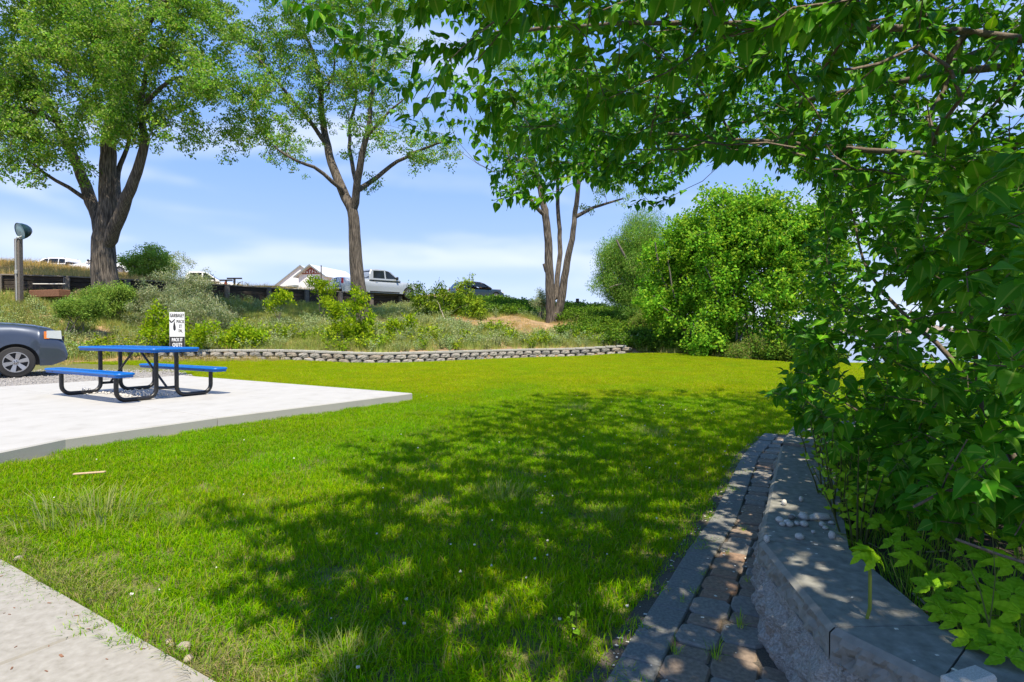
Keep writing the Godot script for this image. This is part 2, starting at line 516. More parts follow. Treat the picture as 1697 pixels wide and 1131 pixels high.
func build_ground() -> void:
	structure("hillside", land_mesh(-75.0, 45.0, -6.0, 130.0, 0.45, true), M.hill_soil, "weedy hillside rising behind the lawn to the parking area")
	# lawn as a gently rising sheet
	var nx := 120
	var vs := MB.new()
	var rows := []
	for i in nx + 1:
		var x := lerpf(-30.0, 42.0, float(i) / nx)
		var f := foot(x) + 0.25
		var row := PackedVector3Array()
		for j in 41:
			var d := lerpf(-6.0, f, j / 40.0)
			row.append(Vector3(x, lawn_height(x, minf(d, f - .3)) - 0.004, -d))
		rows.append(row)
	for i in nx:
		for j in 40:
			vs.squad(rows[i][j], rows[i][j + 1], rows[i + 1][j + 1], rows[i + 1][j], Vector3.UP, Vector3.UP, Vector3.UP, Vector3.UP)
	structure("lawn", vs.mesh(), M.turf_soil, "mown lawn soil under the grass")
	structure("gravel_lot", flat_mesh(gravel_lot, 0.012), M.gravel, "grey gravel parking strip beside the concrete pad")
	# concrete pad
	var mb := MB.new()
	var pd := thing("concrete_pad", "", "")
	pd.set_meta("kind", "structure")
	pd.set_meta("label", "pale concrete pad under the picnic table")
	# two pours with an open joint between them
	var gapv := (pad[1] - pad[0]).normalized() * 0.005
	var inner := pad[1] + (pad[7] - pad[0])
	mb.slab(PackedVector2Array([pad[0], pad[1] - gapv, inner - gapv, pad[7]]), -0.2, 0.12, 0.012)
	part("panel", mb.mesh(), M.concrete, pd)
	mb = MB.new()
	mb.slab(PackedVector2Array([pad[1] + gapv, pad[2], pad[3], pad[4], pad[5], inner + gapv]), -0.2, 0.12, 0.012)
	part("panel", mb.mesh(), M.concrete, pd)
	# sidewalk of square panels with open joints
	var holder := thing("sidewalk", "", "")
	holder.set_meta("kind", "structure")
	holder.set_meta("label", "grey concrete sidewalk panels at the corner of the lawn")
	var b := gnd2(185, 1030, .02)
	var e := (gnd2(0, 925, .02) - b).normalized()
	var s := Vector2(e.y, -e.x)
	if s.x > 0.0: s = -s
	for k in [-3, -2, -1, 0, 1, 2]:
		var pm := MB.new()
		var p0: Vector2 = b + e * (k * 1.4 + 0.006)
		var p1: Vector2 = b + e * ((k + 1) * 1.4 - 0.006)
		pm.slab(PackedVector2Array([p0, p1, p1 + s * 1.5, p0 + s * 1.5]), -0.1, 0.02, 0.008)
		part("panel", pm.mesh(), M.path_concrete, holder)
	# soil sheets: under the pavers and in the raised bed
	var strip := PackedVector2Array()
	for q in kerb:
		strip.append(q + Vector2(-0.07, 0.0))
	strip.append(Vector2(3.2, -6.3))
	for i in range(wall_front.size() - 1, -1, -1):
		strip.append(wall_front[i] + Vector2(0.15, 0.0))
	structure("paver_bed", flat_mesh(strip, 0.008), M.joint_sand, "dark soil between lawn and garden wall")
	structure("planting_bed", bed_mesh(), M.bed_soil, "dark raised planting bed behind the garden wall")
	# shore, water, far hills
	var wm := MB.new()
	wm.quad(Vector3(-30, -3.6, -34), Vector3(900, -3.6, -34), Vector3(2200, -3.6, -2300), Vector3(-600, -3.6, -2300), Vector3.UP)
	structure("lake_water", wm.mesh(), M.water, "blue lake water beyond the lawn")
	var fm := MB.new()
	var prev := Vector3.ZERO
	for i in 90:
		var x := -800.0 + i * 40.0
		var h := 9.0 + 7.0 * sin(i * 0.31) + 4.0 * sin(i * 0.83 + 1.0) + (10.0 if i > 60 else 0.0)
		var p := Vector3(x, h, -1500.0 - 60.0 * sin(i * 0.4))
		if i > 0:
			fm.quad(prev, p, Vector3(p.x, -4.0, p.z + 180.0), Vector3(prev.x, -4.0, prev.z + 180.0), Vector3(0, .6, 1))
			fm.quad(prev, p, Vector3(p.x, -4.0, p.z - 300.0), Vector3(prev.x, -4.0, prev.z - 300.0), Vector3(0, .6, -1))
		prev = p
	structure("far_hills", fm.mesh(), M.far_hill, "low tan hills across the lake")

func bed_mesh() -> ArrayMesh:
	var mb := MB.new()
	var ids := Geometry2D.triangulate_polygon(bed)
	for k in range(0, ids.size(), 3):
		mb.flat(mb.v3(bed[ids[k]], .27), mb.v3(bed[ids[k + 1]], .27), mb.v3(bed[ids[k + 2]], .27), Vector3.UP)
	var m := bed.size()
	for i in m:
		var j := (i + 1) % m
		mb.quad(mb.v3(bed[i], -0.2), mb.v3(bed[j], -0.2), mb.v3(bed[j], .27), mb.v3(bed[i], .27), mb.v3(bed[i] - Vector2(4, -2), 0))
	return mb.mesh()

# ------------------------------------------------------------------ path and garden wall
func along(line: Array, s: float) -> Array:
	var left := s
	for i in line.size() - 1:
		var l: float = line[i].distance_to(line[i + 1])
		if left <= l or i == line.size() - 2:
			var t: Vector2 = (line[i + 1] - line[i]).normalized()
			# smooth the turn between segments
			var t2: Vector2 = t
			if i < line.size() - 2:
				t2 = (line[i + 2] - line[i + 1]).normalized()
			var tt := (t.lerp(t2, clampf(left / l, 0.0, 1.0) * 0.6)).normalized()
			return [line[i] + t * left, tt]
		left -= l
	return [line[-1], Vector2(0, -1)]

func length_of(line: Array) -> float:
	var l := 0.0
	for i in line.size() - 1:
		l += line[i].distance_to(line[i + 1])
	return l

func octagon(w: float, l: float, cut: float) -> PackedVector2Array:
	return PackedVector2Array([Vector2(-w + cut, -l), Vector2(w - cut, -l), Vector2(w, -l + cut), Vector2(w, l - cut), Vector2(w - cut, l), Vector2(-w + cut, l), Vector2(-w, l - cut), Vector2(-w, -l + cut)])

func build_path() -> void:
	var holder := thing("paver_path", "", "")
	holder.set_meta("kind", "structure")
	holder.set_meta("label", "narrow path of brown pavers with a grey stone border")
	var total := length_of(kerb)
	var border := MB.new()
	border.slab(octagon(.068, .105, .004), -0.05, 0.022, 0.005)
	var bm := border.mesh()
	var s := 0.0
	while s < total - 0.05:
		var a := along(kerb, s + 0.105)
		var p: Vector2 = a[0]
		var t: Vector2 = a[1]
		var right := Vector2(-t.y, t.x)
		p += right * 0.07
		var ang := atan2(-t.x, -t.y)
		var bs := Basis(Vector3.UP, ang) * Basis(Vector3.RIGHT, rng.randf_range(-.02, .02)) * Basis(Vector3.BACK, rng.randf_range(-.02, .02))
		part("border_stone", bm, M.border_stone, holder, Transform3D(bs, Vector3(p.x, rng.randf_range(-.004, .003), p.y)))
		s += 0.214
	var big := MB.new()
	big.slab(octagon(.076, .074, .026), -0.05, 0.02, 0.007)
	var small := MB.new()
	small.slab(octagon(.061, .041, .008), -0.05, 0.02, 0.007)
	var bigm := big.mesh()
	var smallm := small.mesh()
	var mats := [M.paver_brown, M.paver_brown, M.paver_red, M.paver_grey, M.paver_grey]
	for colm in 4:
		s = 0.02
		var big_next: bool = colm % 2 == 0
		while s < total - 0.04:
			var l := 0.156 if big_next else 0.092
			var a := along(kerb, s + l * 0.5)
			var t: Vector2 = a[1]
			var right := Vector2(-t.y, t.x)
			var p: Vector2 = a[0] + right * (0.143 + 0.071 + colm * 0.144)
			# leave out what the wall stands on
			if not inside_wall(p, 0.02):
				var bs := Basis(Vector3.UP, atan2(-t.x, -t.y) + rng.randf_range(-.03, .03)) * Basis(Vector3.RIGHT, rng.randf_range(-.03, .03)) * Basis(Vector3.BACK, rng.randf_range(-.03, .03))
				part("paver", bigm if big_next else smallm, mats[rng.randi() % 5], holder, Transform3D(bs, Vector3(p.x, rng.randf_range(-.006, .003), p.y)))
			s += l
			big_next = not big_next

func inside_wall(p: Vector2, margin := 0.0) -> bool:
	return Geometry2D.is_point_in_polygon(p - Vector2(margin, 0), bed) or Geometry2D.is_point_in_polygon(p + Vector2(.12 - margin, 0), bed)

func rough_block(w: float, h: float, dp: float, seed_: int, amount: float, nu := 9, nv := 7) -> ArrayMesh:
	# a split-face block: the front (+z) is broken stone, the rest plain
	var f := FastNoiseLite.new()
	f.seed = seed_
	f.frequency = 5.0
	f.fractal_octaves = 3
	var mb := MB.new()
	var g := []
	for j in nv + 1:
		var row := PackedVector3Array()
		for i in nu + 1:
			var u := float(i) / nu * 2.0 - 1.0
			var q := float(j) / nv * 2.0 - 1.0
			var edge := (1.0 - pow(absf(u), 4.0)) * (1.0 - pow(absf(q), 4.0))
			var z := amount * (0.55 * edge + 0.75 * f.get_noise_2d(u * w * .8, q * h * .8) * (0.35 + 0.65 * edge))
			row.append(Vector3(u * w * .5, q * h * .5, dp * .5 + z))
		g.append(row)
	for j in nv:
		for i in nu:
			mb.quad(g[j][i], g[j][i + 1], g[j + 1][i + 1], g[j + 1][i], Vector3.BACK)
	for j in nv:
		mb.quad(g[j][0], g[j + 1][0], Vector3(-w * .5, g[j + 1][0].y, -dp * .5), Vector3(-w * .5, g[j][0].y, -dp * .5), Vector3.LEFT)
		mb.quad(g[j][nu], g[j + 1][nu], Vector3(w * .5, g[j + 1][nu].y, -dp * .5), Vector3(w * .5, g[j][nu].y, -dp * .5), Vector3.RIGHT)
	for i in nu:
		mb.quad(g[nv][i], g[nv][i + 1], Vector3(g[nv][i + 1].x, h * .5, -dp * .5), Vector3(g[nv][i].x, h * .5, -dp * .5), Vector3.UP)
		mb.quad(g[0][i], g[0][i + 1], Vector3(g[0][i + 1].x, -h * .5, -dp * .5), Vector3(g[0][i].x, -h * .5, -dp * .5), Vector3.DOWN)
	return mb.mesh()

func build_garden_wall() -> void:
	var w := thing("garden_wall", "low curving garden wall of split grey blocks and smooth flat caps", "wall")
	for i in wall_front.size() - 1:
		var a: Vector2 = wall_front[i]
		var b: Vector2 = wall_front[i + 1]
		# inner edge by mitred normals
		var na := wall_normal(i)
		var nb := wall_normal(i + 1)
		var g: Vector2 = (b - a).normalized() * 0.0025
		var lift := 0.02 if i == wall_front.size() - 3 else 0.0
		var cap := MB.new()
		var depth := 0.31
		var y0 := 0.262 + lift
		var y1 := 0.35 + lift
		var o: PackedVector2Array = [a + g, b - g, b - g + nb * depth, a + g + na * depth]
		var inset := 0.016
		var tp: PackedVector2Array = [a + g + na * inset, b - g + nb * inset, b - g + nb * (depth - .004), a + g + na * (depth - .004)]
		cap.quad(cap.v3(tp[0], y1), cap.v3(tp[1], y1), cap.v3(tp[2], y1), cap.v3(tp[3], y1), Vector3.UP)
		var nout := cap.v3(-na - nb, 0)
		cap.quad(cap.v3(o[0], y1 - .014), cap.v3(o[1], y1 - .014), cap.v3(tp[1], y1), cap.v3(tp[0], y1), nout + Vector3.UP)
		# broken front of the cap
		var n := maxi(24, int(a.distance_to(b) / 0.016))
		var grid := []
		for k in n + 1:
			var colm := []
			for r in 6:
				colm.append(front_point(o, float(k) / n, r, y0, y1, na, nb))
			grid.append(colm)
		for k in n:
			for r in 5:
				cap.quad(grid[k][r], grid[k + 1][r], grid[k + 1][r + 1], grid[k][r + 1], nout)
		cap.quad(cap.v3(o[3], y0), cap.v3(o[2], y0), cap.v3(tp[2], y1), cap.v3(tp[3], y1), -nout)
		cap.quad(cap.v3(o[0], y0), cap.v3(o[3], y0), cap.v3(tp[3], y1), cap.v3(tp[0], y1), cap.v3(a - b, 0))
		cap.quad(cap.v3(o[1], y0), cap.v3(o[2], y0), cap.v3(tp[2], y1), cap.v3(tp[1], y1), cap.v3(b - a, 0))
		cap.quad(cap.v3(o[0], y0), cap.v3(o[1], y0), cap.v3(o[2], y0), cap.v3(o[3], y0), Vector3.DOWN)
		part("cap_stone", cap.mesh(), M.cap_stone, w)
		# split-face blocks below
		var len_ := a.distance_to(b)
		var pieces := maxi(1, int(round(len_ / 0.42)))
		for k in pieces:
			var mid := a.lerp(b, (k + 0.5) / pieces) + (na + nb).normalized() * 0.125
			var t := (b - a).normalized()
			var out := -(na + nb).normalized()
			var bs := Basis(Vector3(-out.y, 0, out.x) * 1.0, Vector3.UP, Vector3(out.x, 0, out.y))
			if bs.determinant() < 0.0:
				bs.x = -bs.x
			var blk := rough_block(len_ / pieces + 0.05, 0.27, 0.22, 40 + i * 7 + k, 0.06, 22, 14)
			part("block", blk, M.split_stone, w, Transform3D(bs, Vector3(mid.x, 0.125, mid.y)))

func front_point(o: PackedVector2Array, u: float, r: int, y0: float, y1: float, na: Vector2, nb: Vector2) -> Vector3:
	var p := o[0].lerp(o[1], u)
	var y := lerpf(y1 - .014, y0, r / 5.0)
	var k := 0.0
	if r > 0 and u > 0.0 and u < 1.0:
		k = 0.022 * stone_noise.get_noise_3d(p.x * 1.6, y * 2.2, p.y * 1.6) + 0.012 * stone_noise.get_noise_3d(p.x * 5.0, y * 6.0, p.y * 5.0)
		k *= minf(1.0, minf(u, 1.0 - u) * 12.0)
	p -= na.lerp(nb, u) * k
	return Vector3(p.x, y, p.y)

var stone_noise := FastNoiseLite.new()

func wall_normal(i: int) -> Vector2:
	var a: Vector2 = wall_front[maxi(i - 1, 0)]
	var b: Vector2 = wall_front[mini(i + 1, wall_front.size() - 1)]
	var t := (b - a).normalized()
	var nrm := Vector2(-t.y, t.x)
	# pointing into the bed (to the right and back)
	if nrm.dot(Vector2(3.2, -2.4) - wall_front[i]) < 0.0:
		nrm = -nrm
	return nrm

# ------------------------------------------------------------------ low block wall at the foot of the hill
func foot_line() -> Array:
	var l := []
	for i in 61:
		var x := -12.9 + 18.0 * i / 60.0
		l.append(Vector2(x, -foot(x)))
	return l

func build_far_wall() -> void:
	var w := thing("retaining_wall", "low two-course retaining wall of tan-grey split blocks below the hillside", "wall")
	var line := foot_line()
	var total := length_of(line)
	var blocks := []
	for k in 5:
		blocks.append(far_block(0.455, 0.165, 300 + k))
	var cap_mesh := MB.new()
	cap_mesh.box(Transform3D(Basis(), Vector3.ZERO), Vector3(0.452, 0.085, 0.3), 0.012)
	var capm := cap_mesh.mesh()
	for course in 2:
		var s := 0.23 * course
		while s < total - 0.2:
			var a := along(line, s + 0.23)
			var p: Vector2 = a[0]
			var t: Vector2 = a[1]
			var y := lawn_height(p.x, -p.y) + 0.03 + course * 0.168
			var bs := Basis(Vector3(t.x, 0, t.y), Vector3.UP, Vector3(-t.y, 0, t.x))
			part("block", blocks[rng.randi() % 5], [M.far_block, M.far_block, M.far_block_warm, M.far_block_grey][rng.randi() % 4], w, Transform3D(bs, Vector3(p.x, y, p.y) + bs.z * (-0.03 * course) - bs.z * .1))
			s += 0.46
	var s2 := 0.0
	while s2 < total - 0.2:
		var a := along(line, s2 + 0.23)
		var p: Vector2 = a[0]
		var t: Vector2 = a[1]
		var bs := Basis(Vector3(t.x, 0, t.y), Vector3.UP, Vector3(-t.y, 0, t.x))
		part("cap_stone", capm, M.far_cap, w, Transform3D(bs * Basis(Vector3.BACK, rng.randf_range(-.012, .012)), Vector3(p.x, lawn_height(p.x, -p.y) + 0.333, p.y) - bs.z * .175))
		s2 += 0.46

func far_block(w: float, h: float, seed_: int) -> ArrayMesh:
	# rounded "beveled" face: proud in the middle, cut back strongly at the four corners
	var r := RandomNumberGenerator.new()
	r.seed = seed_
	var mb := MB.new()
	var nu := 6
	var nv := 4
	var g := []
	for j in nv + 1:
		var row := PackedVector3Array()
		for i in nu + 1:
			var u := float(i) / nu * 2.0 - 1.0
			var q := float(j) / nv * 2.0 - 1.0
			var lens := 1.0 - 0.5 * pow(absf(u), 3.0)
			var z := 0.09 + 0.05 * (1.0 - pow(absf(u), 4.0)) * (1.0 - 0.4 * q * q) - 0.09 * pow(absf(u), 8.0) + r.randf_range(-.014, .014)
			row.append(Vector3(u * w * .5, q * h * .5 * lens, z))
		g.append(row)
	for j in nv:
		for i in nu:
			mb.quad(g[j][i], g[j][i + 1], g[j + 1][i + 1], g[j + 1][i], Vector3.BACK)
	for i in nu:
		for j in [0, nv]:
			var a: Vector3 = g[j][i]
			var b: Vector3 = g[j][i + 1]
			mb.quad(a, b, Vector3(b.x, b.y, -.2), Vector3(a.x, a.y, -.2), Vector3.UP if j else Vector3.DOWN)
	return mb.mesh()

# ------------------------------------------------------------------ plants: skeletons
class Skel:
	var P := PackedVector3Array()
	var par := PackedInt32Array()
	var fix := PackedFloat32Array()
	var limb := PackedInt32Array()
	var rad := PackedFloat32Array()
	var limbs := 0
	var tips := PackedInt32Array()
	func nearest(p: Vector3) -> int:
		var best := -1
		var bd := 1e20
		for i in P.size():
			var d := P[i].distance_squared_to(p)
			if d < bd:
				bd = d
				best = i
		return best
	func add_limb(pts: Array, r0: float, r1: float, seg: float, wob: float, r: RandomNumberGenerator) -> void:
		var parent := -1
		if P.size():
			parent = nearest(pts[0])
		# a limb that starts where the trunk ends carries the trunk on
		var id := limbs
		if limbs == 1 and pts[0].distance_to(P[P.size() - 1]) < 0.3 and r0 > 0.1:
			id = 0
		var total := 0.0
		for i in pts.size() - 1:
			total += pts[i].distance_to(pts[i + 1])
		var done := 0.0
		if parent < 0:
			P.append(pts[0]); par.append(-1); fix.append(r0); limb.append(limbs)
			parent = 0
		var off := Vector3.ZERO
		for i in pts.size() - 1:
			var p0: Vector3 = pts[maxi(i - 1, 0)]
			var p1: Vector3 = pts[i]
			var p2: Vector3 = pts[i + 1]
			var p3: Vector3 = pts[mini(i + 2, pts.size() - 1)]
			var l := p1.distance_to(p2)
			var n := maxi(1, int(round(l / seg)))
			for k in range(1, n + 1):
				var u := float(k) / n
				var q := p1.cubic_interpolate(p2, p0, p3, u)
				off = off * 0.7 + Vector3(r.randf_range(-1, 1), r.randf_range(-1, 1), r.randf_range(-1, 1)) * wob
				P.append(q + off); par.append(parent); limb.append(id)
				fix.append(lerpf(r0, r1, (done + l * u) / total))
				parent = P.size() - 1
			done += l
		limbs += 1
	func grow(a: Array, seg: float, lift: float, r: RandomNumberGenerator, reach := 1e9) -> void:
		for target: Vector3 in a:
			var best := -1
			var bd := 1e20
			for i in P.size():
				var dv := target - P[i]
				var d := dv.length_squared()
				if d < bd:
					bd = d
					best = i
			if sqrt(bd) > reach:
				continue
			# start a little further back along the parent for an acute fork
			var back := mini(3, int(sqrt(bd) / seg * 0.5))
			for b in back:
				if par[best] >= 0:
					best = par[best]
			var s := P[best]
			var pd := Vector3.UP
			if par[best] >= 0:
				pd = (s - P[par[best]]).normalized()
			var dist := s.distance_to(target)
			var n := maxi(1, int(round(dist / seg)))
			var ctrl := s + (pd * 0.5 + (target - s).normalized() * 0.5) * dist * 0.45 + Vector3(0, lift * dist, 0)
			var parent := best
			for k in range(1, n + 1):
				var u := float(k) / n
				var q := s.lerp(ctrl, u).lerp(ctrl.lerp(target, u), u)
				if k < n:
					q += Vector3(r.randf_range(-1, 1), r.randf_range(-1, 1), r.randf_range(-1, 1)) * seg * 0.12
				P.append(q); par.append(parent); fix.append(0.0); limb.append(-1)
				parent = P.size() - 1
			tips.append(parent)
	func thicken(tip_r: float, ex: float) -> void:
		var w := PackedFloat32Array()
		w.resize(P.size())
		rad.resize(P.size())
		for i in range(P.size() - 1, -1, -1):
			if w[i] == 0.0:
				w[i] = pow(tip_r, ex)
			rad[i] = maxf(pow(w[i], 1.0 / ex), fix[i]) if fix[i] > 0.0 else pow(w[i], 1.0 / ex)
			if fix[i] > 0.0:
				rad[i] = fix[i]
			if par[i] >= 0:
				w[par[i]] += w[i]
		for i in P.size():
			if fix[i] == 0.0 and par[i] >= 0:
				rad[i] = minf(rad[i], rad[par[i]] * 0.92)
	# chains of node numbers: [limb number, nodes]
	func chains() -> Array:
		var main := PackedInt32Array()
		main.resize(P.size())
		main.fill(-1)
		for i in P.size():
			var p := par[i]
			if p < 0:
				continue
			var m := main[p]
			if m < 0:
				main[p] = i
			else:
				var si := (100.0 if limb[i] == limb[p] and limb[i] >= 0 else 0.0) + rad[i]
				var sm := (100.0 if limb[m] == limb[p] and limb[m] >= 0 else 0.0) + rad[m]
				if si > sm:
					main[p] = i
		var out := []
		for i in P.size():
			var p := par[i]
			if p >= 0 and main[p] == i and (limb[i] == limb[p] or limb[i] < 0 and limb[p] < 0):
				continue
			var nodes := PackedInt32Array()
			if p >= 0:
				nodes.append(p)
			var k := i
			while k >= 0:
				nodes.append(k)
				var m := main[k]
				if m >= 0 and limb[m] != limb[k]:
					m = -1
				k = m
			if nodes.size() > 1:
				out.append([limb[i], nodes])
		return out

func skel_parts(sk: Skel, parent: Node, bark: Material, origin: Vector3, thin := 0.0, flare := 0.0, twig: Material = null) -> void:
	var twigs := MB.new()
	for ch in sk.chains():
		var pts := PackedVector3Array()
		var rs := PackedFloat32Array()
		var nodes: PackedInt32Array = ch[1]
		for k in nodes.size():
			var i := nodes[k]
			pts.append(sk.P[i] - origin)
			var r := sk.rad[i]
			if k == 0 and nodes.size() > 1 and sk.par[i] >= -1 and ch[0] != 0:
				r = minf(r, sk.rad[nodes[1]] * 1.15)
			if flare > 0.0 and ch[0] == 0:
				r *= 1.0 + flare * exp(-sk.P[i].distance_to(sk.P[0]) / 0.5)
			rs.append(r)
		if ch[0] >= 0:
			var mb := MB.new()
			mb.tube(pts, rs, 12 if rs[0] > 0.12 else 8, true)
			part("trunk" if ch[0] == 0 else "limb", mb.mesh(), bark, parent)
		elif rs[0] > thin:
			twigs.tube(pts, rs, 5 if rs[0] > 0.03 else 3, false)
	if twigs.v.size():
		var o := part("branches", twigs.mesh(), twig if twig else bark, parent)
		o.set_meta("kind", "stuff")

func rand_unit(r: RandomNumberGenerator) -> Vector3:
	while true:
		var v := Vector3(r.randf_range(-1, 1), r.randf_range(-1, 1), r.randf_range(-1, 1))
		if v.length_squared() < 1.0 and v.length_squared() > 0.01:
			return v.normalized()
	return Vector3.UP

func jig(c: Color, r: RandomNumberGenerator, amount := 0.25) -> Color:
	var k := 1.0 + r.randf_range(-amount, amount)
	var y := r.randf_range(-amount, amount) * 0.5
	return Color(c.r * k * (1.0 + y), c.g * k, c.b * k * (1.0 - y))

# a sprig of small leaves inside a ball
func sprig(n: int, radius: float, len_: float, wid: float, cols: Array, seed_: int, droop := 0.4) -> ArrayMesh:
	var r := RandomNumberGenerator.new()
	r.seed = seed_
	var mb := MB.new()
	for i in n:
		var p := rand_unit(r) * radius * pow(r.randf(), 0.45)
		p.y *= 0.8
		var d := (rand_unit(r) + Vector3.DOWN * droop).normalized()
		var s := d.cross(rand_unit(r)).normalized() * wid * 0.5 * r.randf_range(.8, 1.2)
		var l := d * len_ * r.randf_range(.75, 1.25)
		mb.col = jig(cols[r.randi() % cols.size()], r)
		var up := s.cross(d) * 0.22
		var a := p + l * 0.42 + s + up
		var b := p + l * 0.42 - s + up
		mb.flat(p, a, p + l, s.cross(d)); mb.flat(p, b, p + l, s.cross(d))
	return mb.mesh()

func blob_points(blobs: Array, n: int, depth: float, r: RandomNumberGenerator, squash := 1.0) -> Array:
	var total := 0.0
	for b in blobs:
		total += pow(b[2], 2.2) * (b[4] if b.size() > 4 else 1.0)
	var out := []
	while out.size() < n:
		var k := r.randf() * total
		for b in blobs:
			k -= pow(b[2], 2.2) * (b[4] if b.size() > 4 else 1.0)
			if k <= 0.0:
				var dep: float = depth + (b[3] if b.size() > 3 else 0.0)
				var rr: float = b[2] / FOCAL * dep
				var u := rand_unit(r) * rr * pow(r.randf(), 0.42)
				u.z *= squash
				out.append(at(b[0], b[1], dep) + u)
				break
	return out

# a tree whose limbs are given in photograph pixels at one depth: limbs = [[r0 px, r1 px, [[x, y, depth offset], ...]], ...]
func big_tree(called: String, label: String, group: String, depth: float, limbs: Array, blobs: Array, n_tips: int, leaf: Dictionary, bark: Material, seed_: int, lift := 0.12) -> Node3D:
	var r := RandomNumberGenerator.new()
	r.seed = seed_
	var base := at(limbs[0][2][0][0], limbs[0][2][0][1], depth)
	base.y = minf(base.y, shore(base.x, -base.z) - .12)
	var t := thing(called, label, "tree", base, 0.0, group)
	var sk := Skel.new()
	for l in limbs:
		var pts := [base] if sk.P.size() == 0 else []
		for q in l[2]:
			pts.append(at(q[0], q[1], depth + (q[2] if q.size() > 2 else 0.0)))
		sk.add_limb(pts, l[0] / FOCAL * depth * .44, l[1] / FOCAL * depth * .44, 0.45, 0.04, r)
	var a := blob_points(blobs, n_tips, depth, r, leaf.get("squash", 1.0))
	var ref: Vector3 = at(limbs[0][2][-1][0], limbs[0][2][-1][1], depth)
	a.sort_custom(func(p, q): return p.distance_squared_to(ref) < q.distance_squared_to(ref))
	sk.grow(a, 0.4, lift, r)
	sk.thicken(leaf.get("tip", 0.006), 2.3)
	skel_parts(sk, t, bark, base, 0.0, 0.25, M.twig_bark)
	var mesh := sprig(leaf.n, leaf.radius, leaf.len, leaf.wid, leaf.cols, seed_ + 1, leaf.get("droop", 0.5))
	var xf := []
	var cols := []
	for tip in sk.tips:
		var p := sk.P[tip]
		for k in leaf.per:
			var o: Vector3 = rand_unit(r) * leaf.spread * pow(r.randf(), 0.5)
			o.y = o.y * 0.8 - leaf.get("hang", 0.1) * r.randf()
			var b := Basis(rand_unit(r), r.randf() * TAU)
			b = Basis(Vector3.UP, r.randf() * TAU) * Basis(Vector3.RIGHT, r.randf_range(-.5, .5))
			xf.append(Transform3D(b.scaled(Vector3.ONE * r.randf_range(.7, 1.25)), p + o - base))
			var kk := r.randf_range(.75, 1.2)
			cols.append(Color(kk * r.randf_range(.9, 1.12), kk, kk * r.randf_range(.85, 1.1)))
	many("foliage", mesh, M.tree_leaf, t, xf, cols)
	return t

# ------------------------------------------------------------------ big leaves
func big_leaf(len_: float, wid: float, fold: float, curl: float, petiole: float, c: Color, rib: Color, twist := 0.0) -> ArrayMesh:
	var mb := MB.new()
	var ts := [0.0, 0.05, 0.14, 0.28, 0.45, 0.62, 0.78, 0.9, 1.0]
	var ws := [0.05, 0.62, 0.93, 1.0, 0.86, 0.60, 0.33, 0.13, 0.0]
	var back := [0.0, -0.045, -0.02, 0, 0, 0, 0, 0, 0]
	var rows := []
	for i in ts.size():
		var t: float = ts[i]
		var hw: float = ws[i] * wid * 0.5
		var z: float = petiole + t * len_
		var y: float = -curl * t * t * len_
		var row := []
		for s in [-1.0, -0.1, 0.0, 0.1, 1.0]:
			var x: float = s * hw
			var w := 0.03 * len_ * sin(t * 9.0 + s * 2.0) * absf(s)
			var zz: float = z + (back[i] * len_ if absf(s) > 0.5 else 0.0)
			row.append(Vector3(x * cos(fold), y + absf(x) * sin(fold) + w + twist * x * t, zz))
		rows.append(row)
	var nrm := []
	for i in rows.size():
		var nr := []
		for k in 5:
			var a: Vector3 = rows[maxi(i - 1, 0)][k]
			var b: Vector3 = rows[mini(i + 1, rows.size() - 1)][k]
			var l: Vector3 = rows[mini(i, rows.size() - 2)][maxi(k - 1, 0)]
			var q: Vector3 = rows[mini(i, rows.size() - 2)][mini(k + 1, 4)]
			var g := (b - a).cross(q - l)
			if i == 0 or g.length() < 1e-9:
				g = Vector3.UP
			g = g.normalized()
			nr.append(g if g.y > 0 else -g)
		nrm.append(nr)
	for i in rows.size() - 1:
		for k in 4:
			mb.col = rib if (k == 1 or k == 2) else c
			mb.squad(rows[i][k], rows[i][k + 1], rows[i + 1][k + 1], rows[i + 1][k], nrm[i][k], nrm[i][k + 1], nrm[i + 1][k + 1], nrm[i + 1][k])
	if petiole > 0.0:
		mb.col = rib
		mb.tube(PackedVector3Array([Vector3.ZERO, Vector3(0, .004, petiole * .5), Vector3(0, 0, petiole)]), PackedFloat32Array([.0013, .0011, .001]), 4, false)
	return mb.mesh()

func leaf_basis(dir: Vector3, face: Vector3) -> Basis:
	var z := dir.normalized()
	var y := face - z * face.dot(z)
	if y.length_squared() < 1e-4:
		y = z.cross(Vector3.RIGHT)
	y = y.normalized()
	return Basis(y.cross(z), y, z)

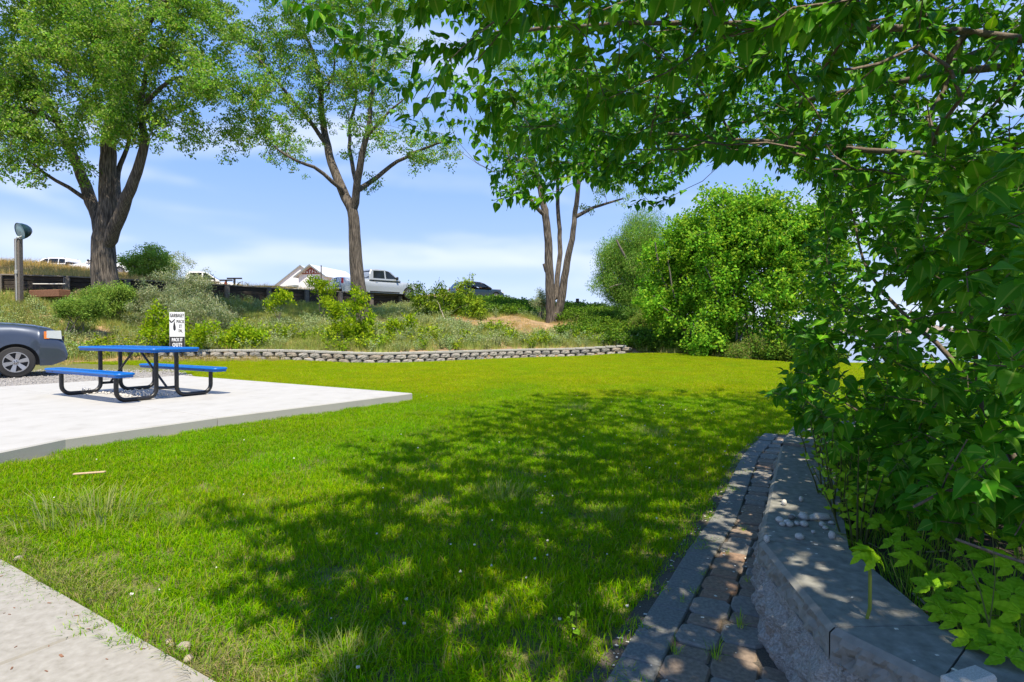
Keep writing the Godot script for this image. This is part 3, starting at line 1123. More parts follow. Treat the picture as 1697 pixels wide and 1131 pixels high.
# leaves set alternately along the last stretch of each twig of a skeleton
func twig_leaves(sk: Skel, r: RandomNumberGenerator, stretch: float, gap: float, size0: float, size1: float, hang: float, light: Vector3, accept: Callable) -> Array:
	var out := []
	for tip in sk.tips:
		var i := tip
		var left := stretch * r.randf_range(.6, 1.3)
		var side := rand_unit(r)
		var flip := 1.0
		var carry := 0.0
		# the terminal leaf
		while i >= 0 and sk.par[i] >= 0 and left > 0.0:
			var a := sk.P[i]
			var b := sk.P[sk.par[i]]
			var l := a.distance_to(b)
			var dir := (a - b) / maxf(l, 1e-5)
			var s := carry
			while s < l and left > 0.0:
				var p := a - dir * s
				side = (side.rotated(dir, 2.4)).normalized()
				var out_dir := (side - dir * side.dot(dir)).normalized()
				var d := (out_dir * 0.75 + dir * 0.45 + Vector3.DOWN * hang * r.randf_range(.4, 1.3) + rand_unit(r) * 0.25).normalized()
				var face := (Vector3.UP * 0.6 + light * 0.7 + out_dir * hang * 0.8 + rand_unit(r) * 0.55)
				var sc := lerpf(size0, size1, r.randf()) * (0.72 if left > stretch * 0.95 else 1.0)
				if accept.call(p + d * 0.08 * sc):
					out.append(Transform3D(leaf_basis(d, face).scaled(Vector3.ONE * sc), p))
				s += gap * r.randf_range(.7, 1.4)
				left -= gap
			carry = s - l
			i = sk.par[i]
	return out

func place_leaves(t: Node3D, origin: Vector3, all: Array, meshes: Array, tints: Array, m: Material, r: RandomNumberGenerator, singles := 300) -> void:
	var scored := []
	for k in all.size():
		var x: Transform3D = all[k]
		var q := pixel(x.origin + x.basis.z * 0.08)
		var inside := q.z > 0.2 and q.x > -10 and q.x < 1707 and q.y > -10 and q.y < 1141
		scored.append([x.basis.z.length() / q.z if inside else 0.0, k])
	scored.sort_custom(func(a, b): return a[0] > b[0])
	var single := {}
	for k in mini(singles, scored.size()):
		if scored[k][0] > 0.0:
			single[scored[k][1]] = true
	var xs := []
	var cs := []
	for k in meshes.size():
		xs.append([]); cs.append([])
	# single leaves share a few tinted meshes
	for k in all.size():
		var x: Transform3D = all[k]
		x.origin -= origin
		var v := r.randi() % meshes.size()
		if single.has(k):
			part("leaf", meshes[v], m, t, x)
		else:
			xs[v].append(x)
			cs[v].append(tints[r.randi() % tints.size()])
	for v in meshes.size():
		if xs[v].size():
			many("foliage", meshes[v], m, t, xs[v], cs[v])

# ------------------------------------------------------------------ grasses and weeds
func blades(n: int, half: float, h0: float, h1: float, w: float, lean: float, cols: Array, seed_: int, clump := 1.0) -> ArrayMesh:
	var r := RandomNumberGenerator.new()
	r.seed = seed_
	var mb := MB.new()
	for i in n:
		var a := r.randf() * TAU
		var q := Vector3(r.randf_range(-half, half), 0, r.randf_range(-half, half))
		if clump < 1.0:
			q = Vector3(cos(a), 0, sin(a)) * half * sqrt(r.randf()) * clump
		var h := lerpf(h0, h1, r.randf() * r.randf() if r.randf() < .5 else r.randf())
		var dir := Vector3(cos(a), 0, sin(a))
		var side := Vector3(-dir.z, 0, dir.x).rotated(Vector3.UP, r.randf_range(-.6, .6)) * w * 0.5 * r.randf_range(.7, 1.3)
		var ln := lean * r.randf_range(.2, 1.3)
		var m1 := q + Vector3.UP * h * 0.55 + dir * h * ln * 0.32
		var tip := q + Vector3.UP * h * (1.0 - ln * 0.25) + dir * h * ln
		mb.col = jig(cols[r.randi() % cols.size()], r, .22)
		var nn := side.cross(Vector3.UP).normalized()
		mb.squad(q - side, q + side, m1 + side * .8, m1 - side * .8, nn, nn, nn, nn)
		var n2 := side.cross(tip - m1).normalized()
		mb.tri(m1 - side * .8, m1 + side * .8, tip, nn, nn, n2 if n2.dot(nn) > 0 else -n2)
	return mb.mesh()

# upright weed: thin stems with small leaves all the way up
func weed_plant(stems: int, leaves: int, h: float, spread: float, ll: float, lw: float, cols: Array, seed_: int, stem_col := Color(.16, .17, .07)) -> ArrayMesh:
	var r := RandomNumberGenerator.new()
	r.seed = seed_
	var mb := MB.new()
	for s in stems:
		var a := r.randf() * TAU
		var lean := Vector3(cos(a), 0, sin(a)) * spread * r.randf()
		var b := lean * 0.3
		var hh := h * r.randf_range(.55, 1.05)
		var top := b + lean + Vector3.UP * hh
		mb.col = stem_col
		mb.tube(PackedVector3Array([b, b.lerp(top, .5) - lean * .1, top]), PackedFloat32Array([.006, .004, .002]), 3, false)
		for k in leaves:
			var u := pow(r.randf(), .7)
			var p := b.lerp(top, u) - lean * .4 * u * (1.0 - u)
			var d := (rand_unit(r) + Vector3.UP * .25).normalized()
			d.y *= .6
			var sd := d.cross(rand_unit(r)).normalized() * lw * .5
			var l := d * ll * r.randf_range(.6, 1.3) * (1.15 - .5 * u)
			mb.col = jig(cols[r.randi() % cols.size()], r)
			mb.flat(p, p + l * .45 + sd, p + l, sd.cross(d)); mb.flat(p, p + l * .45 - sd, p + l, sd.cross(d))
	return mb.mesh()

func scatter(n: int, region: Callable, x0: float, x1: float, d0: float, d1: float, s0: float, s1: float, r: RandomNumberGenerator, sink := 0.02) -> Array:
	var xf := []
	var tries := 0
	while xf.size() < n and tries < n * 12:
		tries += 1
		var x := r.randf_range(x0, x1)
		var d := r.randf_range(d0, d1)
		if not region.call(x, d):
			continue
		var b := Basis(Vector3.UP, r.randf() * TAU).scaled(Vector3.ONE * r.randf_range(s0, s1))
		xf.append(Transform3D(b, Vector3(x, shore(x, d) - sink, -d)))
	return xf

func tones(n: int, r: RandomNumberGenerator, amount := 0.2) -> Array:
	var out := []
	for i in n:
		var k := 1.0 + r.randf_range(-amount, amount)
		out.append(Color(k * (1.0 + r.randf_range(-.12, .12)), k, k * (1.0 + r.randf_range(-.12, .12))))
	return out

# ------------------------------------------------------------------ lawn and hillside growth
func build_lawn() -> void:
	var r := RandomNumberGenerator.new()
	r.seed = 11
	var cols := [Color(.24, .49, .006), Color(.30, .53, .006), Color(.18, .45, .006), Color(.40, .55, .008), Color(.27, .51, .005)]
	var dry := [Color(.46, .42, .13), Color(.38, .40, .07)]
	var near := []
	for k in 4:
		near.append(blades(700, 0.2, 0.03, 0.07, 0.0040, 1.1, cols + cols + cols + dry, 500 + k))
	var f := FastNoiseLite.new()
	f.seed = 5
	f.frequency = 0.35
	var xs := [[], [], [], []]
	var cs := [[], [], [], []]
	var step := 0.24
	var d := 1.2
	while d < 26.5:
		var x := -d * 0.95 - 1.2
		while x < d * 0.95 + 2.0:
			var px := x + r.randf_range(-.1, .1)
			var pd := d + r.randf_range(-.1, .1)
			if on_lawn(px, pd):
				var n := f.get_noise_2d(px, pd)
				var n2 := f.get_noise_2d(px * 4.0 + 50.0, pd * 4.0)
				var edge := 1.0
				if not on_lawn(px + .16, pd) or not on_lawn(px - .16, pd) or not on_lawn(px, pd - .16) or not on_lawn(px, pd + .16):
					edge = 0.8
				var hgt := edge * (1.0 + 0.35 * n2 + 0.2 * n)
				var b := Basis(Vector3.UP, r.randf() * TAU).scaled(Vector3(edge, hgt, edge))
				var v := r.randi() % 4
				xs[v].append(Transform3D(b, Vector3(px, lawn_height(px, pd) - 0.006, -pd)))
				var k := 1.0 + 0.22 * n2
				var far_light_tint := smoothstep(.2, .75, f.get_noise_2d(px * .9 + 20.0, pd * .9) * .5 + smoothstep(5.0, 14.0, pd) * .8)  # yellow light of the low view angle, painted in with distance, broken by noise
				cs[v].append(Color(k * (1.0 + 0.2 * n + r.randf_range(-.06, .06) + .5 * far_light_tint), k * (1.0 + .1 * far_light_tint), k))
			x += step
		d += step
	var holder := thing("lawn_grass", "", "")
	for v in 4:
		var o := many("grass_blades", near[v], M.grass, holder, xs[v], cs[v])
	tag(holder, "short mown green grass covering the lawn", "grass", "", "stuff")
	# edge strip: trampled straw and thin blades along the sidewalk
	var straw := blades(26, 0.07, 0.02, 0.06, 0.003, 1.2, [Color(.50, .42, .22), Color(.42, .40, .14), Color(.30, .40, .05)], 540)
	var sx := []
	var b0 := gnd2(185, 1030)
	var e := (gnd2(0, 925) - b0).normalized()
	var side := Vector2(-e.y, e.x)
	if side.x < 0: side = -side
	for k in 260:
		var q := b0 + e * r.randf_range(-1.2, 3.2) + side * r.randf_range(.0, .12)
		sx.append(Transform3D(Basis(Vector3.UP, r.randf() * TAU), Vector3(q.x, 0.0, q.y)))
	tag(many("straw_edge", straw, M.weed, self, sx), "dry straw and thin grass along the sidewalk edge", "straw", "", "stuff")
	# taller coarse tufts standing out of the lawn
	var tuft := blades(90, 0.30, 0.12, 0.26, 0.0055, 0.9, [Color(.40, .44, .14), Color(.32, .42, .07), Color(.46, .48, .20)], 560, 0.99)
	var spots := [[150, 858, 1.25], [835, 822, .7], [300, 870, .5], [1085, 722, .8], [955, 680, .8], [560, 1100, .6], [420, 845, .45], [1005, 860, .5]]
	var tx := []
	for s in spots:
		var p := gnd(s[0], s[1])
		for k in 3:
			tx.append(Transform3D(Basis(Vector3.UP, r.randf() * TAU).scaled(Vector3(s[2] * .8, s[2] * r.randf_range(.6, .85), s[2] * .8)), p + Vector3(r.randf_range(-.16, .16), 0, r.randf_range(-.1, .1)) * s[2]))
	tag(many("coarse_grass", tuft, M.grass, self, tx), "coarse pale grass tufts standing taller than the mown lawn", "grass", "", "stuff")
	# clover heads and fallen petals
	var fl := MB.new()
	for k in 7:
		var u := rand_unit(r)
		fl.box(Transform3D(Basis(u, r.randf() * 3.0), u * .003), Vector3(.0055, .0055, .0055), .0018)
	var fx := []
	var petals := FastNoiseLite.new()
	petals.seed = 4
	petals.frequency = 0.9
	for k in 220:
		var dd := 1.3 + 9.0 * pow(r.randf(), 1.4)
		var kx := kerb_x(minf(dd, 6.2))
		var x := kx - absf(r.randfn(0.0, 0.85)) if k % 3 else r.randf_range(-dd * .9, kx)
		if petals.get_noise_2d(x, dd) < -0.08 or not on_lawn(x, dd):
			continue
		fx.append(Transform3D(Basis(Vector3.UP, r.randf() * TAU).scaled(Vector3.ONE * r.randf_range(.6, 1.35)), Vector3(x, r.randf_range(.03, .075), -dd)))
	tag(many("clover_flowers", fl.mesh(), M.petal, self, fx), "tiny white clover flowers dotted through the lawn", "clover", "", "stuff")
	# petals and grit on the path, cap and sidewalk edge
	var pe := MB.new()
	pe.box(Transform3D(), Vector3(.011, .0016, .008), .0007)
	var pxs := []
	for k in 240:
		var s := r.randf() * length_of(kerb)
		var a := along(kerb, s)
		var t: Vector2 = a[1]
		var q: Vector2 = a[0] + Vector2(-t.y, t.x) * (r.randf_range(-.05, .02) if k % 2 else r.randf_range(.0, .45))
		if inside_wall(q):
			continue
		pxs.append(Transform3D(Basis(Vector3.UP, r.randf() * TAU).scaled(Vector3.ONE * r.randf_range(.4, 1.3)), Vector3(q.x, 0.0215 if k % 2 == 0 else .012, q.y)))
	for k in 70:
		var a := along(wall_front, r.randf_range(.6, 6.0))
		var t: Vector2 = a[1]
		var q: Vector2 = a[0] + Vector2(-t.y, t.x) * r.randf_range(.03, .27)
		pxs.append(Transform3D(Basis(Vector3.UP, r.randf() * TAU).scaled(Vector3.ONE * r.randf_range(.4, 1.2)), Vector3(q.x, .351, q.y)))
	tag(many("fallen_petals", pe.mesh(), M.petal, self, pxs), "pale fallen petals and grit on the pavers", "petals", "", "stuff")

func on_slope(x: float, d: float) -> bool:
	var f := foot(x)
	return d > f + 0.28 and d < poly_y(CREST, x) - 0.3 and x > -d * .95 - 2.0

func build_hill_growth() -> void:
	var r := RandomNumberGenerator.new()
	r.seed = 21
	var dirt := FastNoiseLite.new()
	dirt.seed = 8
	dirt.frequency = 0.16
	var bare := func(x: float, d: float) -> bool:
		# bare orange earth below the two-stemmed tree
		var q := Vector2((x - 0.4) / 4.0, (d - 30.6) / 3.3)
		var q2 := Vector2((x + 5.6 - (d - 29.5) * .5) / 2.6, (d - 29.5) / 0.9)
		return q2.length() < 1.0 or q.length() < 0.9 + 0.35 * dirt.get_noise_2d(x * 4.0, d * 4.0)
	var grassy := blades(46, 0.22, 0.12, 0.40, 0.010, 0.65, [Color(.36, .42, .09), Color(.44, .47, .14), Color(.28, .38, .06), Color(.50, .48, .19)], 601, .99)
	var region_g := func(x: float, d: float) -> bool:
		return on_slope(x, d) and not bare.call(x, d) and dirt.get_noise_2d(x * 2.5 + 9.0, d * 2.5) > -0.33
	var xf := scatter(15500, region_g, -34.0, 9.5, 15.0, 43.0, .55, 1.15, r)
	tag(many("hillside_grass", grassy, M.weed, self, xf, tones(xf.size(), r, .25)), "tall pale green grass over the hillside", "grass", "", "stuff")
	var sage := weed_plant(9, 26, 0.42, 0.24, 0.06, 0.02, [Color(.40, .48, .22), Color(.50, .55, .28), Color(.33, .42, .15)], 611)
	var region_s := func(x: float, d: float) -> bool:
		return on_slope(x, d) and not bare.call(x, d) and (dirt.get_noise_2d(x, d) > -0.05 or x > -8.0 and d > 23.0)
	xf = scatter(1900, region_s, -34.0, 7.0, 15.0, 41.0, .6, 1.5, r)
	tag(many("sage_weeds", sage, M.weed, self, xf, tones(xf.size(), r)), "grey-green sage weeds mixed through the hillside grass", "weeds", "", "stuff")
	var yellow := weed_plant(8, 14, 0.4, 0.28, 0.10, 0.05, [Color(.28, .40, .02), Color(.36, .46, .025), Color(.20, .33, .02)], 621)
	var region_y := func(x: float, d: float) -> bool:
		return on_slope(x, d) and d < foot(x) + 5.0 and dirt.get_noise_2d(x * 1.7 + 40.0, d * 1.7) > 0.0 and not bare.call(x, d)
	xf = scatter(260, region_y, -15.0, 6.0, 15.0, 34.0, .7, 1.6, r)
	tag(many("broadleaf_weeds", yellow, M.weed, self, xf, tones(xf.size(), r)), "bright yellow-green broadleaf weeds low on the hillside", "weeds", "", "stuff")
	# straw on the mound behind the timber wall, thin dead grass on the bare earth and the gravel edge
	var strawy := blades(34, 0.3, 0.2, 0.5, 0.012, 0.7, [Color(.62, .44, .18), Color(.54, .40, .15), Color(.44, .40, .11), Color(.66, .52, .26)], 631, .99)
	var region_m := func(x: float, d: float) -> bool:
		var cr := poly_y(CREST, x)
		return x < -9.0 and d > cr + .5 and d < cr + 15.0
	xf = scatter(5200, region_m, -50.0, -9.0, 20.0, 48.0, .7, 1.3, r)
	tag(many("mound_straw", strawy, M.weed, self, xf, tones(xf.size(), r)), "dry tan grass on the mound below the parked white vehicles", "dry grass", "", "stuff")
	var region_b := func(x: float, d: float) -> bool:
		return on_slope(x, d) and bare.call(x, d) or (x < -8.0 and x > -22.0 and d > 15.0 and d < foot(x) + 1.5 and d > foot(x) - 1.6)
	xf = scatter(700, region_b, -22.0, 5.0, 14.5, 34.0, .35, .8, r)
	tag(many("dead_grass", strawy, M.weed, self, xf, tones(xf.size(), r)), "sparse dead grass on bare earth and gravel edge", "dry grass", "", "stuff")
	# green ground cover on the crest and the shaded shoulder at the foot of the grove
	var low := weed_plant(12, 22, 0.42, 0.3, 0.09, 0.05, [Color(.13, .25, .025), Color(.18, .31, .03), Color(.10, .20, .025)], 641)
	var region_c := func(x: float, d: float) -> bool:
		if not on_slope(x, d) or bare.call(x, d):
			return false
		var q := pixel(Vector3(x, shore(x, d), -d))
		return x > 4.2 or (x > -4.5 and q.y < 524.0) or (x > 2.3 and d > 27.5)
	xf = scatter(2600, region_c, -4.5, 12.0, 20.0, 43.0, .8, 1.7, r)
	tag(many("shoulder_growth", low, M.weed, self, xf, tones(xf.size(), r)), "dark green low growth on the hill's shoulder by the grove", "ground cover", "", "stuff")

func bush(called: String, label: String, category: String, group: String, blobs: Array, depth: float, n: int, leaf: Dictionary, foot: Array, seed_: int, m := "tree_leaf", bark := "grey_bark") -> Node3D:
	var r := RandomNumberGenerator.new()
	r.seed = seed_
	var b0 := at(foot[0], foot[1], depth)
	b0.y = shore(b0.x, -b0.z) - .03
	var t := thing(called, label, category, b0, 0.0, group)
	var sk := Skel.new()
	var stems: int = leaf.get("stems", 4)
	for s in stems:
		var bl: Array = blobs[s % blobs.size()]
		var dep: float = depth + (bl[3] if bl.size() > 3 else 0.0)
		var goal := at(bl[0] + r.randf_range(-.4, .4) * bl[2], bl[1] + bl[2] * .2, dep) + Vector3(0, 0, r.randf_range(-.3, .3))
		var start: Vector3 = b0 + Vector3(r.randf_range(-1, 1), 0, r.randf_range(-1, 1)) * leaf.get("base", .15)
		if s == 0:
			sk.add_limb([start, start.lerp(goal, .5) + Vector3(0, .1, 0), goal], leaf.get("r0", .03), .008, .25, .01, r)
		else:
			sk.add_limb([sk.P[0], start.lerp(goal, .25), start.lerp(goal, .6) + Vector3(r.randf_range(-.1, .1), .1, 0), goal], leaf.get("r0", .03) * r.randf_range(.6, 1.0), .006, .25, .015, r)
	var a := blob_points(blobs, n, depth, r, .9)
	for k in a.size():
		var p: Vector3 = a[k]
		p.y = maxf(p.y, shore(p.x, -p.z) + .08)
		a[k] = p
	a.sort_custom(func(p, q): return p.distance_squared_to(b0) < q.distance_squared_to(b0))
	sk.grow(a, leaf.get("seg", .22), .08, r)
	sk.thicken(.003, 2.2)
	skel_parts(sk, t, M[bark], b0)
	var mesh := sprig(leaf.n, leaf.radius, leaf.len, leaf.wid, leaf.cols, seed_ + 1, leaf.get("droop", .2))
	var xf := []
	var cols := []
	for tip in sk.tips:
		for k in leaf.per:
			var o: Vector3 = rand_unit(r) * leaf.spread * r.randf()
			xf.append(Transform3D(Basis(Vector3.UP, r.randf() * TAU) * Basis(Vector3.RIGHT, r.randf_range(-.5, .5)).scaled(Vector3.ONE * r.randf_range(.7, 1.25)), sk.P[tip] + o - b0))
			var kk := r.randf_range(.75, 1.2)
			cols.append(Color(kk * r.randf_range(.92, 1.1), kk, kk))
	many("foliage", mesh, M[m], t, xf, cols)
	return t

func build_trees() -> void:
	var elm := [Color(.15, .35, .035), Color(.20, .41, .04), Color(.28, .46, .06), Color(.11, .28, .03), Color(.36, .46, .16)]
	var lf := {"n": 46, "radius": .30, "len": .115, "wid": .065, "cols": elm, "per": 5, "spread": .6, "droop": .7, "hang": .35, "tip": .006}
	big_tree("elm_tree", "massive multi-stemmed elm with furrowed trunk beside the lamp post", "elms along the timber wall", 25.0, [
		[48, 34, [[174, 490], [172, 440], [172, 395], [180, 350]]],
		[34, 6, [[180, 350], [178, 290], [182, 220], [196, 150, -.5], [222, 80, -.8], [262, 10, -1]]],
		[26, 5, [[171, 400], [152, 335, .5], [128, 275, .8], [98, 205, 1], [62, 140, 1.2], [20, 60, 1.5]]],
		[25, 5, [[180, 410], [203, 345, -.6], [220, 300, -.9], [238, 235, -1], [232, 170, -.5], [250, 90, 0]]],
		[9, 3, [[152, 338, .5], [112, 312, 0], [70, 285, -.8], [18, 245, -1.5]]],
		[12, 3, [[196, 330, -.5], [196, 285, .4], [214, 230, 1], [205, 150, 1.5]]],
		[9, 3, [[226, 190, -.6], [262, 150, -1], [300, 128, -1.6], [330, 140, -2]]],
		[9, 3, [[215, 100, -.8], [240, 30, -1.5], [300, -20, -2], [360, -60, -2]]],
		[10, 3, [[98, 205, 1], [60, 185, 0], [10, 175, -1], [-50, 150, -1.5]]],
	], [[60, 70, 125, 0], [175, 70, 120, -1.5], [300, 60, 85, -1], [40, 205, 75, -1], [292, 200, 42, -1], [170, 165, 72, -2], [-70, 150, 130, 0], [110, -90, 170, 0], [300, -60, 110, 0], [375, 35, 42, -1], [110, 250, 45, -1.2, .7], [235, 190, 50, -1.5], [30, 275, 30, -1.2, .6], [335, 130, 45, -2, .8], [150, 60, 90, 2]], 900, lf, M.elm_bark, 71)
	var lf2 := lf.duplicate()
	lf2.per = 3
	lf2.spread = .55
	lf2.n = 44
	big_tree("elm_tree", "slender forked elm with a single bare trunk in front of the silver pickup", "elms along the timber wall", 27.5, [
		[32, 20, [[597, 492], [592, 440], [587, 395], [584, 350]]],
		[20, 4, [[584, 350], [560, 300, .3], [545, 255, .6], [534, 200, 1], [528, 130, 1], [512, 70, 1], [488, 40, 1.2]]],
		[9, 3, [[572, 322], [550, 300, -.6], [520, 278, -1.2], [492, 268, -1.8], [452, 240, -2]]],
		[9, 3, [[541, 240, .6], [508, 195, .2], [475, 160, -.2], [446, 118, -.8], [420, 90, -1]]],
		[16, 4, [[586, 350], [592, 300, -.5], [600, 255, -.8], [612, 215, -1], [616, 165, -1], [622, 90, -1]]],
		[10, 3, [[600, 312, .4], [628, 292, .8], [660, 268, 1], [700, 247, 1], [745, 232, 1]]],
		[9, 3, [[596, 320], [582, 260, 1], [580, 210, 1.4], [590, 150, 1.6], [570, 60, 2]]],
		[7, 2, [[609, 225, -1], [640, 190, -1.6], [672, 165, -2]]],
		[6, 2, [[531, 160, 1], [552, 120, .4], [556, 60, 0]]],
	], [[425, 185, 62, -1], [470, 110, 66, 0], [552, 130, 60, 0], [625, 125, 66, -.5], [390, 225, 40, -1.5], [470, 235, 48, -1.5], [645, 195, 52, -1], [700, 235, 45, 1], [745, 240, 32, 1, 1.1], [560, 40, 80, 0], [640, 20, 80, 0], [450, 50, 50, 0], [400, 140, 50, -1], [500, 190, 45, 0], [590, 230, 40, .5, .6], [630, 300, 22, .5, .6], [530, -60, 110, 0]], 560, lf2, M.elm_bark, 83)
	var lf3 := lf2.duplicate()
	lf3.per = 3
	big_tree("elm_tree", "twin-stemmed elm on the hill crest with a broken stub", "elms along the timber wall", 33.0, [
		[19, 13, [[914, 530], [912, 470], [908, 400], [903, 350]]],
		[13, 4, [[903, 350], [893, 300, .4], [880, 250, .6], [868, 200, .8]]],
		[17, 9, [[926, 528], [938, 450], [948, 395], [952, 360]]],
		[8, 3, [[952, 362], [975, 348, .2], [1005, 338, .4], [1032, 328, .5]]],
		[10, 3, [[953, 360], [958, 310, -.4], [968, 250, -.6], [980, 180, -.8]]],
		[11, 4, [[920, 500], [928, 420, .8], [926, 340, 1], [925, 270, 1.2], [915, 180, 1.5]]],
		[9, 8, [[911, 462], [905, 448], [901, 436]]],
		[8, 3, [[905, 360], [880, 330, -.6], [855, 290, -1], [840, 250, -1.2]]],
	], [[845, 235, 38, -.5], [895, 205, 60, 0], [960, 225, 66, 0], [1012, 295, 34, .4], [900, 130, 80, 0], [1000, 170, 76, 0], [985, 340, 18, .3, .7], [1035, 320, 20, .5, .7], [860, 290, 24, -1, .8]], 330, lf3, M.elm_bark, 97)
	# willow-like tree and the bright grove on the shoulder
	var will := {"n": 60, "radius": .42, "len": .11, "wid": .024, "cols": [Color(.17, .35, .05), Color(.23, .42, .06), Color(.13, .28, .04), Color(.32, .42, .12)], "per": 7, "spread": .5, "droop": 1.0, "hang": .5, "tip": .005}
	big_tree("willow_tree", "grey-green willow with drooping fine leaves at the edge of the grove", "trees of the grove", 31.0, [
		[14, 8, [[1080, 556], [1072, 520], [1066, 490]]],
		[9, 3, [[1066, 490], [1052, 455, -.5], [1035, 420, -1], [1022, 395, -1]]],
		[9, 3, [[1068, 500], [1072, 450, .5], [1065, 400, .8], [1075, 370, 1]]],
		[7, 3, [[1074, 530], [1095, 490, -.6], [1110, 450, -1]]],
		[6, 2, [[1060, 475], [1035, 470, -.5], [1010, 475, -.8]]],
	], [[1042, 425, 42], [1062, 385, 40], [1015, 462, 28], [1092, 460, 40], [1050, 490, 38], [1020, 430, 28], [1090, 520, 28, -1]], 330, will, M.grey_bark, 103)
	var mp := {"n": 30, "radius": .30, "len": .13, "wid": .09, "cols": [Color(.19, .43, .03), Color(.25, .48, .035), Color(.34, .53, .045), Color(.13, .32, .025)], "per": 3, "spread": .6, "droop": .4, "hang": .25, "tip": .007, "squash": .9}
	big_tree("maple_tree", "bright green multi-stemmed tree nearest the wall's end in the grove", "trees of the grove", 25.0, [
		[7, 5, [[1156, 597], [1140, 545], [1118, 500]]],
		[6, 2, [[1118, 500], [1095, 450, -.5], [1085, 400, -.6]]],
		[7, 2, [[1156, 597], [1146, 530, .3], [1128, 470, .5], [1120, 410, .6]]],
		[7, 2, [[1158, 596], [1160, 520, .8], [1150, 440, 1], [1140, 380, 1]]],
		[6, 2, [[1152, 590], [1125, 530, -.8], [1095, 505, -1]]],
		[5, 2, [[1146, 594, -.4], [1132, 540, -.6], [1112, 470, -.7], [1106, 420, -.8]]],
		[5, 2, [[1168, 598, -.3], [1170, 540, -.4], [1162, 480, -.5], [1172, 430, -.5]]],
	], [[1120, 420, 48], [1098, 470, 36], [1155, 465, 44, .6], [1140, 385, 40], [1110, 525, 26, -.5, .8], [1160, 400, 40, .6], [1135, 500, 30, -.4, .8], [1085, 500, 24, -.4]], 330, mp, M.grey_bark, 111)
	big_tree("maple_tree", "tall bright green tree with many pale stems, middle of the grove", "trees of the grove", 23.5, [
		[8, 6, [[1205, 606], [1200, 550], [1192, 500]]],
		[6, 2, [[1192, 500], [1180, 440, -.3], [1190, 370, -.4], [1200, 320, -.4]]],
		[6, 2, [[1204, 605], [1214, 530, .4], [1230, 450, .6], [1236, 380, .7]]],
		[6, 2, [[1200, 604], [1180, 540, .6], [1166, 480, .8]]],
		[5, 2, [[1210, 606], [1232, 550, -.6], [1262, 500, -.8]]],
		[5, 2, [[1186, 606, .4], [1176, 550, .6], [1150, 500, .7]]],
		[5, 2, [[1216, 607, -.5], [1222, 550, -.7], [1216, 480, -.8], [1226, 420, -.8]]],
		[5, 2, [[1194, 606, -.5], [1186, 560, -.7], [1190, 500, -.9], [1170, 440, -1]]],
		[4, 2, [[1226, 607, .2], [1246, 560, .2], [1250, 500, .2], [1268, 450, .2]]],
	], [[1195, 395, 56], [1240, 400, 52], [1200, 335, 36], [1245, 345, 36], [1190, 465, 40, -.4], [1165, 535, 12, -1, 1.2], [1180, 552, 13, -1, 1.2], [1168, 565, 9, -1, 1.2], [1230, 470, 40, -.4], [1215, 520, 34, -.3, .7], [1190, 515, 28, -.6, .7], [1150, 575, 14, -.8, 1.0]], 400, mp, M.grey_bark, 117)
	big_tree("maple_tree", "spreading bright green tree by the open shore end of the grove", "trees of the grove", 22.5, [
		[8, 6, [[1272, 610], [1278, 555], [1284, 510]]],
		[6, 2, [[1284, 510], [1290, 450, .3], [1285, 390, .4], [1278, 340, .4]]],
		[6, 2, [[1272, 610], [1300, 550, -.4], [1330, 490, -.5], [1340, 440, -.5]]],
		[6, 2, [[1270, 609], [1256, 550, .5], [1250, 490, .8], [1262, 430, 1]]],
		[5, 2, [[1252, 608, .3], [1244, 560, .5], [1236, 500, .8]]],
		[5, 2, [[1280, 611, -.4], [1290, 560, -.6], [1286, 500, -.7], [1300, 440, -.7]]],
		[4, 2, [[1262, 610, -.3], [1262, 560, -.4], [1270, 500, -.5], [1258, 460, -.5]]],
	], [[1280, 400, 56], [1325, 430, 46], [1270, 345, 40], [1290, 475, 46, -.4], [1340, 490, 36, -.4], [1245, 545, 24, .5, .6], [1325, 365, 36], [1320, 550, 24, .3, .8], [1380, 430, 40], [1390, 500, 40], [1285, 530, 30, -.4, .8], [1345, 400, 44], [1370, 350, 34]], 430, mp, M.grey_bark, 123)

